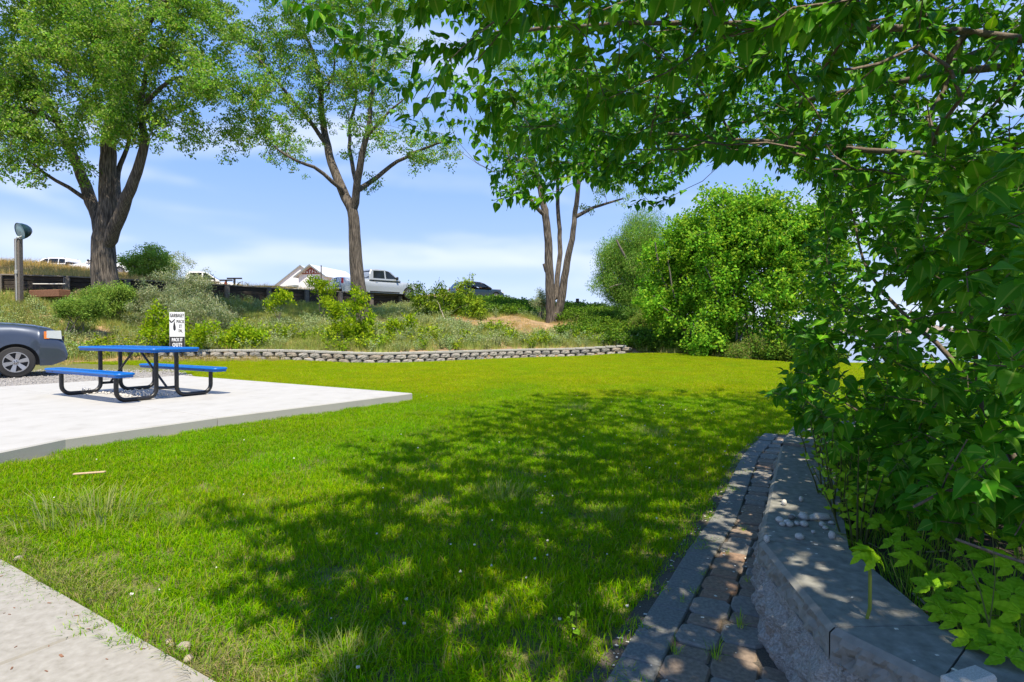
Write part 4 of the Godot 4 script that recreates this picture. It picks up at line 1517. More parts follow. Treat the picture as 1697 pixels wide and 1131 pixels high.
func build_bushes() -> void:
	var silver := {"n": 40, "radius": .26, "len": .075, "wid": .026, "cols": [Color(.31, .37, .19), Color(.40, .45, .26), Color(.50, .52, .34), Color(.22, .30, .12)], "per": 4, "spread": .3, "stems": 7, "base": .3}
	bush("silver_bush", "tall silvery grey-green bush rising past the timber wall behind the garbage sign", "bush", "", [[285, 480, 34], [318, 500, 36], [255, 500, 32], [345, 520, 30, -1], [300, 530, 36, -1.5], [300, 440, 16], [330, 468, 20], [228, 520, 26, -1], [375, 535, 26, -1]], 24.5, 210, silver, [300, 545], 131)
	var green := {"n": 44, "radius": .3, "len": .10, "wid": .05, "cols": [Color(.36, .54, .10), Color(.46, .60, .14), Color(.27, .44, .08)], "per": 4, "spread": .35, "stems": 5, "base": .2}
	bush("round_bush", "rounded mid-green small tree standing above the timber wall beside the big elm", "bush", "", [[222, 436, 18], [252, 424, 22], [274, 445, 20], [240, 452, 22]], 32.0, 110, green, [246, 475], 137)
	var dark := {"n": 46, "radius": .24, "len": .07, "wid": .03, "cols": [Color(.16, .29, .05), Color(.22, .36, .06), Color(.28, .40, .08)], "per": 5, "spread": .28, "stems": 6, "base": .4}
	bush("dark_bush", "low dark green bush on the grassy slope above the grey car", "bush", "", [[128, 510, 18], [152, 512, 15], [107, 512, 12]], 21.5, 80, dark, [130, 532], 141)
	bush("dark_bush", "dark green bush growing round the foot of the massive elm", "bush", "", [[165, 494, 20], [205, 492, 20], [185, 500, 22], [140, 498, 12]], 23.8, 90, dark, [180, 512], 143)
	var bright := {"n": 14, "radius": .2, "len": .13, "wid": .055, "cols": [Color(.30, .45, .015), Color(.38, .50, .02), Color(.22, .37, .015)], "per": 3, "spread": .24, "stems": 4, "base": .15, "r0": .02}
	var sap := [
		["bright yellow-green sapling clump on the slope, tallest, below the forked elm", [[590, 500, 20], [598, 532, 22], [585, 560, 22], [592, 482, 12], [610, 555, 18]], 22.5, 62, [594, 590]],
		["bright green sapling with a leafy crown on a bare stem over the block wall", [[562, 525, 20], [548, 515, 14], [570, 545, 14]], 21.8, 30, [566, 586]],
		["thin pair of small green saplings on bare stems right of the tallest clump", [[651, 538, 9], [680, 531, 10], [660, 572, 14]], 23.2, 34, [664, 588]],
		["small bright green sapling against the dark timbers", [[524, 470, 16], [545, 480, 14], [540, 500, 10]], 30.0, 44, [532, 510]],
		["yellow-green sapling low before the timber wall's dark beams", [[452, 506, 10], [475, 492, 12], [462, 490, 9]], 27.0, 30, [463, 520]],
		["leafy green weed bush directly behind the garbage sign", [[262, 520, 18], [285, 545, 22], [250, 550, 22], [320, 555, 24], [345, 545, 16]], 20.5, 80, [290, 588]],
		["leafy green weed bush right of the garbage sign above the wall", [[395, 545, 16], [420, 560, 20], [385, 565, 18]], 21.6, 70, [402, 590]],
	]
	for i in sap.size():
		bush("sapling", sap[i][0], "sapling", "young growth on the slope", sap[i][1], sap[i][2], sap[i][3], bright, sap[i][4], 151 + i * 3)
	var shrub := bright.duplicate()
	shrub.cols = [Color(.20, .33, .02), Color(.28, .41, .03), Color(.14, .24, .02)]
	shrub.stems = 8
	shrub.base = .6
	bush("scrub_bush", "wide scrubby green bush with bare twigs beside the dark hatchback", "bush", "", [[700, 500, 26], [735, 505, 30], [770, 500, 26], [790, 520, 18], [730, 478, 14, 0, .5], [770, 470, 14, 0, .5], [785, 462, 8, 0, .4], [690, 480, 12, 0, .6]], 31.5, 190, shrub, [745, 532], 181)
	bush("crest_sprout", "small blue-green sprout left of the twin-stemmed elm's foot", "bush", "", [[897, 490, 9], [893, 500, 9], [902, 505, 8]], 34.0, 30, silver, [897, 520], 187)
	var bramble := dark.duplicate()
	bramble.cols = [Color(.17, .33, .04), Color(.23, .39, .05), Color(.36, .36, .12)]
	bush("shore_thicket", "low tangled thicket of dry stems under the shore end of the grove", "bush", "", [[1250, 580, 18], [1290, 585, 16], [1225, 585, 14], [1315, 585, 14]], 22.0, 110, bramble, [1270, 604], 191)
	bush("grove_thicket", "shaded thicket around the willow's foot", "bush", "", [[1085, 540, 22], [1110, 555, 22], [1060, 535, 16], [1135, 570, 16]], 28.5, 130, bramble, [1098, 575], 193)
	bush("grove_thicket", "dense dark undergrowth behind the pale stems of the grove", "bush", "", [[1170, 545, 40], [1215, 550, 40], [1255, 555, 36], [1130, 550, 30], [1195, 580, 26], [1240, 585, 24], [1150, 580, 20], [1300, 560, 34], [1340, 570, 26]], 27.5, 300, bramble, [1210, 590], 195)
	# dead branches on the slope under the scrub
	var r := RandomNumberGenerator.new()
	r.seed = 33
	for s in [[690, 548, 760, 530, 1.5], [705, 552, 795, 545, 1.2], [740, 540, 725, 500, .8], [640, 512, 690, 528, 2.2]]:
		var a := at(s[0], s[1], 29.0)
		a.y = shore(a.x, -a.z) + .05
		var b := at(s[2], s[3], 30.2)
		b.y = maxf(b.y, shore(b.x, -b.z) + .08)
		var mb := MB.new()
		var pts := PackedVector3Array()
		var rs := PackedFloat32Array()
		for k in 7:
			pts.append(a.lerp(b, k / 6.0) + rand_unit(r) * .05 - a)
			rs.append(.035 * s[4] * (1.0 - k * .12))
		mb.tube(pts, rs, 6)
		var o := part("dead_branch", mb.mesh(), M.dead_wood, self, Transform3D(Basis(), a))
		tag(o, "bare grey dead branch lying on the slope below the scrub bush", "branch", "dead branches on the slope")

# ------------------------------------------------------------------ the poplar overhead and the poplar thicket behind the wall
const SUN_TRAVEL := Vector3(-0.10, -0.899, -0.427)

# lower edge of the overhanging foliage in the photograph: everything in view hangs above it
const FRINGE := [[300.0, -80.0], [430.0, 0.0], [470.0, 45.0], [520.0, 50.0], [570.0, 90.0], [610.0, 130.0], [650.0, 200.0], [700.0, 235.0], [770.0, 225.0], [800.0, 270.0], [820.0, 355.0], [860.0, 345.0], [900.0, 330.0], [960.0, 310.0], [1000.0, 330.0], [1060.0, 345.0], [1110.0, 335.0], [1160.0, 290.0], [1240.0, 285.0], [1300.0, 310.0], [1345.0, 330.0], [1400.0, 420.0], [1700.0, 480.0]]

func build_poplar() -> void:
	var r := RandomNumberGenerator.new()
	r.seed = 41
	var base := Vector3(4.1, .25, -2.5)
	var t := thing("poplar_tree", "poplar with heart-shaped leaves hanging over the lawn and the garden wall", "tree", base)
	var sk := Skel.new()
	sk.add_limb([base, Vector3(4.0, 1.3, -2.5), Vector3(3.8, 2.3, -2.6), Vector3(3.6, 3.6, -2.7), Vector3(3.3, 5.2, -3.0)], .16, .05, .2, .01, r)
	var limbs := [
		[[3.85, 2.2, -2.6], [2.9, 2.42, -2.65], [2.15, 2.56, -2.75], [1.4, 2.85, -3.2], [.6, 3.1, -3.7], [-.1, 3.2, -4.0], .022],
		[[3.9, 1.7, -2.55], [3.0, 1.95, -2.9], [2.5, 2.1, -3.2], [2.0, 2.4, -3.9], [1.3, 2.75, -4.7], [.6, 2.9, -5.3], .02],
		[[3.7, 3.0, -2.65], [2.6, 3.5, -2.2], [1.4, 3.8, -1.8], [.2, 4.0, -1.6], [-.8, 3.9, -1.6], [-1.5, 3.8, -1.9], .05],
		[[3.6, 3.6, -2.7], [2.6, 4.3, -3.3], [1.3, 4.6, -3.8], [0.2, 4.5, -4.2], [-.8, 4.2, -4.6], .045],
		[[3.5, 4.0, -2.8], [3.0, 4.5, -4.2], [2.4, 4.6, -5.6], [1.6, 4.4, -7.2], .04],
		[[3.8, 2.5, -2.6], [3.4, 3.0, -4.0], [2.8, 3.3, -5.4], [2.1, 3.4, -6.8], .035],
		[[3.7, 2.9, -2.6], [3.0, 3.4, -1.2], [2.0, 3.7, -.2], [.8, 3.8, .4], [-.5, 3.8, .4], .045],
		[[3.7, 2.8, -2.6], [3.9, 3.4, -4.5], [4.0, 3.8, -6.5], [3.8, 3.9, -8.2], .04],
	]
	for l in limbs:
		var pts := []
		for q in l.slice(0, l.size() - 1):
			pts.append(Vector3(q[0], q[1], q[2]))
		sk.add_limb(pts, l[-1], .012, .18, .012, r)
	# where the crown may be: a broad spreading roof
	var a := []
	var tries := 0
	var hidden := 0
	var shown := 0
	while (shown < 2200 or hidden < 3100) and tries < 260000:
		tries += 1
		var x := r.randf_range(-2.3, 5.2)
		var d := r.randf_range(-1.2, 9.2)
		var y := r.randf_range(1.9, 4.9)
		var q := pixel(Vector3(x, y, -d))
		if d < 1.15 and y < 2.7:
			continue
		# outline of the roof on plan, as the lawn's shadow shows it
		var left := poly_y([[-1.2, .2], [-.6, -.1], [.6, -.65], [2.0, -1.35], [2.7, -1.2], [4.5, -.95], [6.2, -.75], [7.2, .1], [8.4, 1.0], [9.2, 3.0]], d)
		left += 0.4 * sin(d * 4.3) * sin(d * 1.7 + 1.0)
		if x < left + maxf(0.0, 3.0 - y) * .6:
			continue
		if y > 3.9 + .8 * smoothstep(-1.5, 1.5, x) - .06 * absf(d - 3.0):
			continue
		var seen := d > .4 and q.y > -50.0 and q.x < 1760.0
		if seen and q.y > poly_y(FRINGE, q.x) - 22.0:
			continue
		if seen:
			if shown >= 2200 or (q.x < 900.0 and r.randf() < .3):
				continue
			shown += 1
		else:
			# clearings through which the sun dapples the lawn
			var gap := sin(x * 2.3 + 1.0) * sin(d * 2.1 + x * .7)
			if hidden >= 3100 or gap > 0.6 or (x > 2.0 and d < 3.2 and (gap > .05 or r.randf() < .55)):
				continue
			hidden += 1
		a.append(Vector3(x, y, -d))
	# the boughs above and behind the camera
	for k in 700:
		var p := Vector3(r.randf_range(-.75, 1.9), r.randf_range(2.8, 4.3), -r.randf_range(-.9, 1.7))
		if p.x < poly_y([[-.9, .3], [0.0, -.2], [1.7, -1.0]], -p.z) or sin(p.x * 2.6 + .5) * sin(p.z * 2.4 + p.x) > .8:
			continue
		a.append(p)
	# sprays that hang below the fringe
	for s in [[835, 340, 4.2], [815, 345, 4.15], [862, 330, 4.3], [880, 345, 4.5], [905, 335, 4.4], [1045, 352, 4.6], [1070, 340, 4.7], [1085, 355, 4.5], [690, 225, 3.9], [655, 190, 3.7], [1290, 300, 4.0], [1180, 285, 4.4], [600, 120, 3.1], [565, 80, 2.7], [520, 20, 2.5], [480, 15, 2.6], [460, 0, 2.4], [740, 235, 4.0]]:
		a.append(at(s[0], s[1] - 12, s[2]))
	a.sort_custom(func(p, q): return p.distance_squared_to(base) < q.distance_squared_to(base))
	sk.grow(a, .16, .05, r)
	sk.thicken(.0026, 2.35)
	skel_parts(sk, t, M.poplar_bark, base)
	var ok := func(p: Vector3) -> bool:
		var q := pixel(p)
		return q.z < .5 or q.y < poly_y(FRINGE, q.x) + 8.0
	var all := twig_leaves(sk, r, .36, .030, .58, 1.02, .75, Vector3(-.1, .8, .45), ok)
	place_leaves(t, base, all, leaf_set(), leaf_tints(), M.broad_leaf, r)

func leaf_tints() -> Array:
	return [Color(1, 1, 1), Color(.8, .85, .8), Color(1.2, 1.15, 1.0), Color(.9, 1, 1), Color(1.05, .95, .9)]

func leaf_set() -> Array:
	return [
		big_leaf(.082, .066, .22, .16, .03, Color(.075, .27, .008), Color(.20, .38, .04)),
		big_leaf(.088, .060, .34, .3, .034, Color(.058, .23, .008), Color(.18, .35, .04), .15),
		big_leaf(.076, .064, .15, .05, .028, Color(.10, .30, .009), Color(.24, .41, .04), -.12),
		big_leaf(.07, .052, .4, .4, .026, Color(.14, .34, .01), Color(.27, .43, .04)),
	]

# the part of the picture that the thicket fills
const THICKET := [[1330, 390], [1390, 300], [1500, 250], [1700, 220], [1760, 500], [1760, 880], [1690, 900], [1600, 880], [1540, 860], [1450, 850], [1395, 830], [1360, 770], [1335, 700], [1300, 665], [1262, 650], [1285, 620], [1310, 590], [1320, 540], [1345, 480]]

func build_thicket() -> void:
	var r := RandomNumberGenerator.new()
	r.seed = 47
	var outline := PackedVector2Array()
	for q in THICKET:
		outline.append(Vector2(q[0], q[1]))
	var base := Vector3(3.0, .25, -3.3)
	var t := thing("poplar_thicket", "dense thicket of young poplar stems with glossy leaves behind the garden wall", "shrub", base)
	var sk := Skel.new()
	var stems := [
		[[3.0, .25, -3.3], [2.75, .9, -3.5], [2.45, 1.5, -3.9], [2.4, 2.2, -4.1], .022],
		[[2.6, .25, -3.1], [2.45, .8, -3.0], [2.3, 1.4, -2.9], [2.2, 2.0, -2.8], .016],
		[[2.35, .25, -2.4], [2.1, .7, -2.3], [1.9, 1.1, -2.2], [1.8, 1.5, -2.1], .013],
		[[3.3, .25, -4.2], [3.0, .9, -4.6], [2.75, 1.5, -4.9], [2.8, 2.2, -5.0], .018],
		[[2.3, .25, -1.7], [1.95, .6, -1.65], [1.6, .95, -1.6], [1.4, 1.2, -1.55], .012],
		[[3.4, .25, -2.6], [3.0, 1.0, -2.5], [2.6, 1.7, -2.4], [2.4, 2.3, -2.3], .02],
		[[2.2, .25, -2.0], [1.85, .5, -1.95], [1.45, .66, -1.8], [1.2, .62, -1.7], .009],
		[[2.9, .25, -4.0], [2.5, .6, -4.2], [2.2, .8, -4.4], .012],
		[[2.0, .27, -1.35], [1.72, .42, -1.42], [1.45, .5, -1.5], [1.22, .58, -1.56], .006],
	]
	for l in stems:
		var pts := []
		for q in l.slice(0, l.size() - 1):
			pts.append(Vector3(q[0], q[1], q[2]))
		sk.add_limb(pts, l[-1], .004, .12, .008, r)
	var a := []
	var tries := 0
	while a.size() < 840 and tries < 30000:
		tries += 1
		var px := r.randf_range(1255.0, 1760.0)
		var py := r.randf_range(220.0, 900.0)
		if not Geometry2D.is_point_in_polygon(Vector2(px, py), outline):
			continue
		var dn := 1.25 + maxf(0.0, 1700.0 - px) * .0042
		if py > 640.0:
			dn = maxf(1.5, dn)
		var d := r.randf_range(dn, lerpf(5.4, 3.6, smoothstep(600.0, 850.0, py)))
		var p := at(px, py, d)
		if p.y < .34 or p.x > 4.6:
			continue
		# open windows to the lake
		var hole := Vector2((px - 1480.0) / 130.0, (py - 530.0) / 85.0).length()
		if hole < 1.0 and r.randf() < .48:
			continue
		var hole2 := Vector2((px - 1385.0) / 65.0, (py - 430.0) / 95.0).length()
		if hole2 < 1.0 and r.randf() < .45:
			continue
		a.append(p)
	# the thicket goes on past the edge of the picture
	for k in 700:
		var p := Vector3(r.randf_range(1.8, 4.8), r.randf_range(.4, 2.3), -r.randf_range(.9, 5.2))
		var q := pixel(p)
		if q.x > 1790.0 and a.size() < 1060:
			a.append(p)
	a.sort_custom(func(p, q): return p.distance_squared_to(base) < q.distance_squared_to(base))
	sk.grow(a, .1, .1, r)
	sk.thicken(.0022, 2.35)
	skel_parts(sk, t, M.poplar_bark, base)
	var wide := PackedVector2Array()
	for q in outline:
		wide.append(q + (q - Vector2(1520, 560)).normalized() * 16.0)
	var ok := func(p: Vector3) -> bool:
		var q := pixel(p)
		if q.z < .75:
			return false
		return p.y > .3 and (q.x > 1740.0 or Geometry2D.is_point_in_polygon(Vector2(q.x, q.y), wide))
	var all := twig_leaves(sk, r, .27, .025, .52, 1.12, .42, Vector3(-.5, .6, .7), ok)
	place_leaves(t, base, all, leaf_set(), leaf_tints(), M.broad_leaf, r)

# ------------------------------------------------------------------ seedlings and creeper on the wall, weeds in the joints
func toothed_leaf(len_: float, wid: float, c: Color, curl: float, fold: float) -> ArrayMesh:
	var mb := MB.new()
	var n := 9
	var prev := []
	for i in n + 1:
		var t := float(i) / n
		var w := wid * .5 * pow(sin(PI * pow(t, .72)), .9) if t < 1.0 else 0.0
		w *= 1.0 + (.14 if i % 2 else -.05)
		var y := -curl * t * t * len_
		var row := [Vector3(-w * cos(fold), y + w * sin(fold), t * len_), Vector3(0, y + (.006 * len_ if i % 2 else 0.0), t * len_), Vector3(w * cos(fold), y + w * sin(fold), t * len_)]
		if i > 0:
			mb.col = c if i % 2 else Color(c.r * .86, c.g * .9, c.b * .8)
			mb.quad(prev[0], prev[1], row[1], row[0], Vector3.UP)
			mb.quad(prev[1], prev[2], row[2], row[1], Vector3.UP)
		prev = row
	return mb.mesh()

func palmate(t: Node3D, mesh: Mesh, center: Vector3, facing: Vector3, n: int, spread: float, droop: float, size: float, r: RandomNumberGenerator) -> void:
	var z := facing.normalized()
	var x := z.cross(Vector3.UP if absf(z.y) < .9 else Vector3.RIGHT).normalized()
	var y := z.cross(x)
	for k in n:
		var ang := (k - (n - 1) * .5) * spread + r.randf_range(-.1, .1)
		var dir := (x * sin(ang) + y * -cos(ang)).normalized()
		var d := (dir + Vector3.DOWN * droop).normalized()
		var sc := size * (1.0 - .32 * absf(k - (n - 1) * .5) / maxf(1.0, (n - 1) * .5)) * r.randf_range(.9, 1.1)
		part("leaf", mesh, M.creeper_leaf, t, Transform3D(leaf_basis(d, z + dir * .2).scaled(Vector3.ONE * sc), center + dir * .004))

func build_wall_plants() -> void:
	var r := RandomNumberGenerator.new()
	r.seed = 51
	var lm := toothed_leaf(.085, .042, Color(.32, .56, .012), .35, .25)
	var lm2 := toothed_leaf(.07, .038, Color(.22, .45, .012), .3, .3)
	# the seedling standing in the joint of two caps
	var b := gnd(1437, 1026, .35)
	var top := at(1441, 925, -b.z - .02)
	var s := thing("chestnut_seedling", "bright green palmate seedling on a thick pale stalk in the cap joint", "seedling", b)
	var mb := MB.new()
	mb.col = Color(.24, .30, .06)
	mb.tube(PackedVector3Array([Vector3.ZERO, Vector3(.008, .03, 0), (top - b) * .7 + Vector3(.004, 0, 0), top - b]), PackedFloat32Array([.0042, .0048, .0046, .004]), 8)
	part("stem", mb.mesh(), M.creeper_leaf, s)
	for k in 3:
		var f := (Vector3([-.6, .3, .75][k], .75, [.5, .9, -.1][k])).normalized()
		palmate(s, lm, top - b + Vector3([-.018, .006, .02][k], .004 * k, [.0, .012, -.012][k]), f, 5, .95, .35, [.62, .7, .78][k], r)
	# creeper trailing over the wall's back edge
	var spots := [[1545, 975, 1.7], [1600, 1000, 1.62], [1510, 930, 1.85], [1570, 935, 1.8], [1625, 960, 1.7], [1655, 1060, 1.42], [1640, 1095, 1.4], [1690, 1075, 1.36], [1480, 905, 1.95], [1590, 1045, 1.5], [1680, 985, 1.55], [1420, 835, 2.5], [1400, 800, 2.7], [1435, 870, 2.3], [1625, 1020, 1.5], [1555, 1005, 1.6], [1500, 885, 2.05], [1530, 905, 1.95], [1560, 890, 2.0], [1600, 915, 1.85], [1640, 930, 1.75], [1680, 940, 1.7], [1590, 965, 1.72], [1650, 1000, 1.55], [1695, 1020, 1.45], [1610, 1075, 1.42], [1670, 1110, 1.34], [1570, 1020, 1.55], [1460, 870, 2.15], [1690, 900, 1.8], [1630, 880, 1.95]]
	var cr := thing("creeper_vine", "five-leaved creeper spilling over the back edge of the wall caps", "vine", gnd(1640, 1000, .27))
	var o: Vector3 = cr.position
	var stem := MB.new()
	stem.col = Color(.13, .16, .04)
	for q in spots:
		var p := at(q[0], q[1], q[2])
		p.y = maxf(p.y, .375)
		var root := Vector3(p.x + .12, .27, p.z - .05)
		stem.tube(PackedVector3Array([root - o, root.lerp(p, .5) + Vector3(.01, .05, 0) - o, p - o]), PackedFloat32Array([.0022, .002, .0015]), 4, false)
		palmate(cr, lm if r.randf() < .55 else lm2, p - o, Vector3(-.25 + r.randf_range(-.3, .3), .8, .55 + r.randf_range(-.2, .2)), 5, .9, .2, r.randf_range(.75, 1.05), r)
	# an upright shoot of the vine
	var sh := at(1640, 1040, 1.42)
	stem.tube(PackedVector3Array([sh - o, at(1625, 980, 1.45) - o, at(1600, 925, 1.5) - o, at(1580, 905, 1.5) - o]), PackedFloat32Array([.0024, .002, .0012, .0007]), 4, false)
	stem.tube(PackedVector3Array([sh - o, at(1650, 960, 1.45) - o, at(1645, 880, 1.48) - o]), PackedFloat32Array([.002, .0016, .0008]), 4, false)
	part("stem", stem.mesh(), M.creeper_leaf, cr)
	# grass in the bed's edge and in the joints of the path
	var tuft := blades(22, .035, .03, .10, .0035, .8, [Color(.24, .46, .03), Color(.30, .50, .04), Color(.40, .48, .10)], 700, .9)
	for q in [[1185, 1090, 1.0], [1232, 880, .55], [1205, 920, .5], [1150, 985, .6], [1120, 1085, .8], [1225, 1040, .9], [1240, 965, .6], [1130, 1000, .6], [1215, 810, .45], [1232, 770, .4], [1165, 955, .5]]:
		var p := gnd(q[0], q[1], .012)
		var w := part("joint_weed", tuft, M.grass, self, Transform3D(Basis(Vector3.UP, r.randf() * TAU).scaled(Vector3.ONE * q[2]), p))
		tag(w, "small green grass weed sprouting from a joint between the pavers", "weed", "weeds in the paver joints")
	var long := blades(16, .12, .14, .34, .0045, .75, [Color(.18, .38, .03), Color(.23, .43, .04), Color(.34, .42, .10)], 710, .95)
	var xf := []
	for k in 240:
		var a := along(wall_front, r.randf_range(.7, 5.6))
		var t: Vector2 = a[1]
		var q: Vector2 = a[0] + Vector2(-t.y, t.x) * (.34 + absf(r.randfn(0, .28)))
		if not Geometry2D.is_point_in_polygon(q, bed):
			continue
		xf.append(Transform3D(Basis(Vector3.UP, r.randf() * TAU).scaled(Vector3.ONE * r.randf_range(.4, 1.0)), Vector3(q.x, .265, q.y)))
	tag(many("bed_grass", long, M.grass, self, xf, tones(xf.size(), r)), "long thin grass growing in the raised bed", "grass", "", "stuff")
	var litter := MB.new()
	litter.box(Transform3D(), Vector3(.06, .004, .006), .001)
	xf = []
	for k in 700:
		var q := Vector2(r.randf_range(1.1, 4.2), -r.randf_range(1.0, 5.0))
		if Geometry2D.is_point_in_polygon(q, bed):
			xf.append(Transform3D((Basis(Vector3.UP, r.randf() * TAU) * Basis(Vector3.BACK, r.randf_range(-.3, .3))).scaled(Vector3.ONE * r.randf_range(.4, 1.6)), Vector3(q.x, .28, q.y)))
	tag(many("dry_litter", litter.mesh(), M.dead_wood, self, xf), "dry twigs and litter lying on the dark bed", "litter", "", "stuff")
	var sprout := weed_plant(4, 7, .14, .05, .03, .022, [Color(.26, .48, .03), Color(.32, .52, .04)], 720)
	tag(part("lawn_sprout", sprout, M.grass, self, Transform3D(Basis(), gnd(955, 1060))), "small leafy green sprout in the shaded lawn", "sprout")
	var light_shrub := weed_plant(7, 13, .42, .14, .05, .026, [Color(.24, .46, .02), Color(.30, .52, .03)], 730)
	for q in [[1375, 812, 2.75], [1395, 858, 2.45], [1352, 742, 3.6], [1420, 880, 2.25]]:
		var p := at(q[0], q[1], q[2])
		p.y = .27
		tag(part("leafy_weed", light_shrub, M.creeper_leaf, self, Transform3D(Basis(Vector3.UP, r.randf() * TAU), p)), "light green leafy weed along the back edge of the wall caps", "weed", "leafy weeds behind the caps")

func pebble(seed_: int, s: Vector3) -> ArrayMesh:
	var r := RandomNumberGenerator.new()
	r.seed = seed_
	var f := FastNoiseLite.new()
	f.seed = seed_
	f.frequency = .8
	var mb := MB.new()
	var nu := 8
	var nv := 5
	var g := []
	for j in nv + 1:
		var row := []
		for i in nu:
			var th := PI * j / nv
			var ph := TAU * i / nu
			var u := Vector3(sin(th) * cos(ph), cos(th), sin(th) * sin(ph))
			var k := 1.0 + .32 * f.get_noise_3dv(u * 1.6)
			row.append([u * k * s, (u / s).normalized()])
		g.append(row)
	for j in nv:
		for i in nu:
			var l := (i + 1) % nu
			if j > 0:
				mb.tri(g[j][i][0], g[j][l][0], g[j + 1][i][0], g[j][i][1], g[j][l][1], g[j + 1][i][1])
			if j < nv - 1:
				mb.tri(g[j][l][0], g[j + 1][l][0], g[j + 1][i][0], g[j][l][1], g[j + 1][l][1], g[j + 1][i][1])
	return mb.mesh()

func build_stones() -> void:
	var r := RandomNumberGenerator.new()
	r.seed = 61
	var meshes := []
	for k in 6:
		meshes.append(pebble(800 + k, Vector3(r.randf_range(.016, .024), r.randf_range(.010, .014), r.randf_range(.012, .018))))
	# [px, py, size, dark]
	var row := [[1293, 866, 1.0, 0], [1305, 870, 1.0, 0], [1297, 872, .8, 0], [1312, 861, .9, 1], [1313, 858, .7, 0], [1309, 873, 1.0, 0], [1321, 871, .8, 0], [1332, 861, 1.3, 0], [1333, 873, 1.1, 0], [1345, 862, .9, 0], [1350, 862, 1.0, 0], [1363, 873, .9, 0], [1368, 878, .7, 0], [1378, 869, .6, 0], [1348, 884, .55, 0], [1325, 894, 1.1, 0]]
	for q in row:
		var p := gnd(q[0], q[1], .35)
		var o := part("pebble", meshes[r.randi() % 6], M.dark_pebble if q[3] else M.pale_stone, self, Transform3D(Basis(Vector3.UP, r.randf() * TAU).scaled(Vector3.ONE * q[2]), p + Vector3(0, .010 * q[2], 0)))
		tag(o, "brown pebble among pale pebbles in the row laid on the wall cap" if q[3] else "pale rounded pebble in the row laid on the wall cap", "pebble", "pebbles laid in a row on the wall cap")
	var long := part("pebble", pebble(820, Vector3(.045, .016, .016)), M.pale_stone, self, Transform3D(Basis(Vector3.UP, -.1), gnd(1361, 862, .35) + Vector3(0, .014, 0)))
	tag(long, "longest finger-shaped pale stone in the row on the wall cap", "pebble", "pebbles laid in a row on the wall cap")
	var lone := [[1300, 838, 1.0], [1328, 832, .9], [1271, 899, 1.0], [1379, 893, 1.1]]
	for q in lone:
		var p := gnd(q[0], q[1], .35)
		var o := part("chip_stone", pebble(830, Vector3(.012, .015, .012)), M.pale_stone, self, Transform3D(Basis(Vector3.UP, r.randf() * TAU).scaled(Vector3.ONE * q[2]), p + Vector3(0, .012, 0)))
		tag(o, "single small pale stone chip set apart from the pebble row on the cap", "stone", "stone chips set apart on the wall cap")
	var blk := MB.new()
	blk.box(Transform3D(), Vector3(.12, .03, .05), .006)
	tag(part("cream_block", blk.mesh(), M.pale_stone, self, Transform3D(Basis(Vector3.UP, .35), gnd(1588, 1128, .35) + Vector3(0, .0165, .03))), "smooth cream stone bar lying on the cap below the creeper", "stone")
	# rocks along the sidewalk edge
	var big := pebble(840, Vector3(.05, .03, .04))
	for q in [[305, 1078, 1.0], [312, 1098, .7], [278, 1070, .6], [30, 930, .8], [285, 1075, .5]]:
		var p := gnd(q[0], q[1])
		tag(part("edge_rock", big, M.far_block_warm, self, Transform3D(Basis(Vector3.UP, r.randf() * TAU).scaled(Vector3.ONE * q[2] * .55), p + Vector3(0, .012, 0))), "pale rock half sunk between the sidewalk edge and the grass", "rock", "rocks at the sidewalk edge")
	# scraps on the sidewalk
	var scrap := MB.new()
	scrap.box(Transform3D(), Vector3(.022, .002, .007), .0008)
	var xf := []
	for k in 90:
		var u := r.randf_range(-.2, 2.6)
		var b0 := gnd2(185, 1030)
		var e := (gnd2(0, 925) - b0).normalized()
		var s := Vector2(e.y, -e.x)
		if s.x > 0: s = -s
		var q := b0 + e * r.randf_range(-.9, 1.6) + s * r.randf_range(.03, 1.0)
		xf.append(Transform3D(Basis(Vector3.UP, r.randf() * TAU).scaled(Vector3.ONE * r.randf_range(.3, 1.2)), Vector3(q.x, .0215, q.y)))
	tag(many("sidewalk_scraps", scrap.mesh(), M.rust_timber, self, xf), "brown bud scales scattered on the sidewalk", "litter", "", "stuff")
	# loose stones under the picnic table
	xf = []
	for k in 240:
		var c := Vector3(-6.2, .12, -9.3)
		var u := r.randf_range(-1.0, 1.0)
		var q := c + Vector3(cos(.54), 0, sin(.54)) * u * .75 + Vector3(sin(.54), 0, -cos(.54)) * r.randfn(0, .17)
		xf.append(Transform3D(Basis(rand_unit(r), r.randf() * TAU).scaled(Vector3.ONE * r.randf_range(.5, 1.5)), q + Vector3(0, .008, 0)))
	tag(many("loose_gravel", meshes[0], M.pale_stone, self, xf), "loose pale gravel spilled on the pad under the table", "gravel", "", "stuff")
	# gravel stones on the lot
	xf = []
	for k in 9000:
		var q := Vector2(r.randf_range(-17.0, -7.2), -r.randf_range(9.8, 17.4))
		if Geometry2D.is_point_in_polygon(q, gravel_lot):
			xf.append(Transform3D(Basis(rand_unit(r), r.randf() * TAU).scaled(Vector3.ONE * r.randf_range(.5, 1.7)), Vector3(q.x, .016, q.y)))
	tag(many("lot_gravel", meshes[1], M.gravel, self, xf), "crushed grey gravel stones on the parking strip", "gravel", "", "stuff")
	var st := MB.new()
	st.box(Transform3D(), Vector3(.22, .012, .028), .004)
	tag(part("wooden_stick", st.mesh(), M.raw_wood, self, Transform3D(Basis(Vector3.UP, .12) * Basis(Vector3.BACK, .05), gnd(148, 803) + Vector3(0, .085, 0))), "flat pale wooden stick lying on the sunny lawn", "stick")

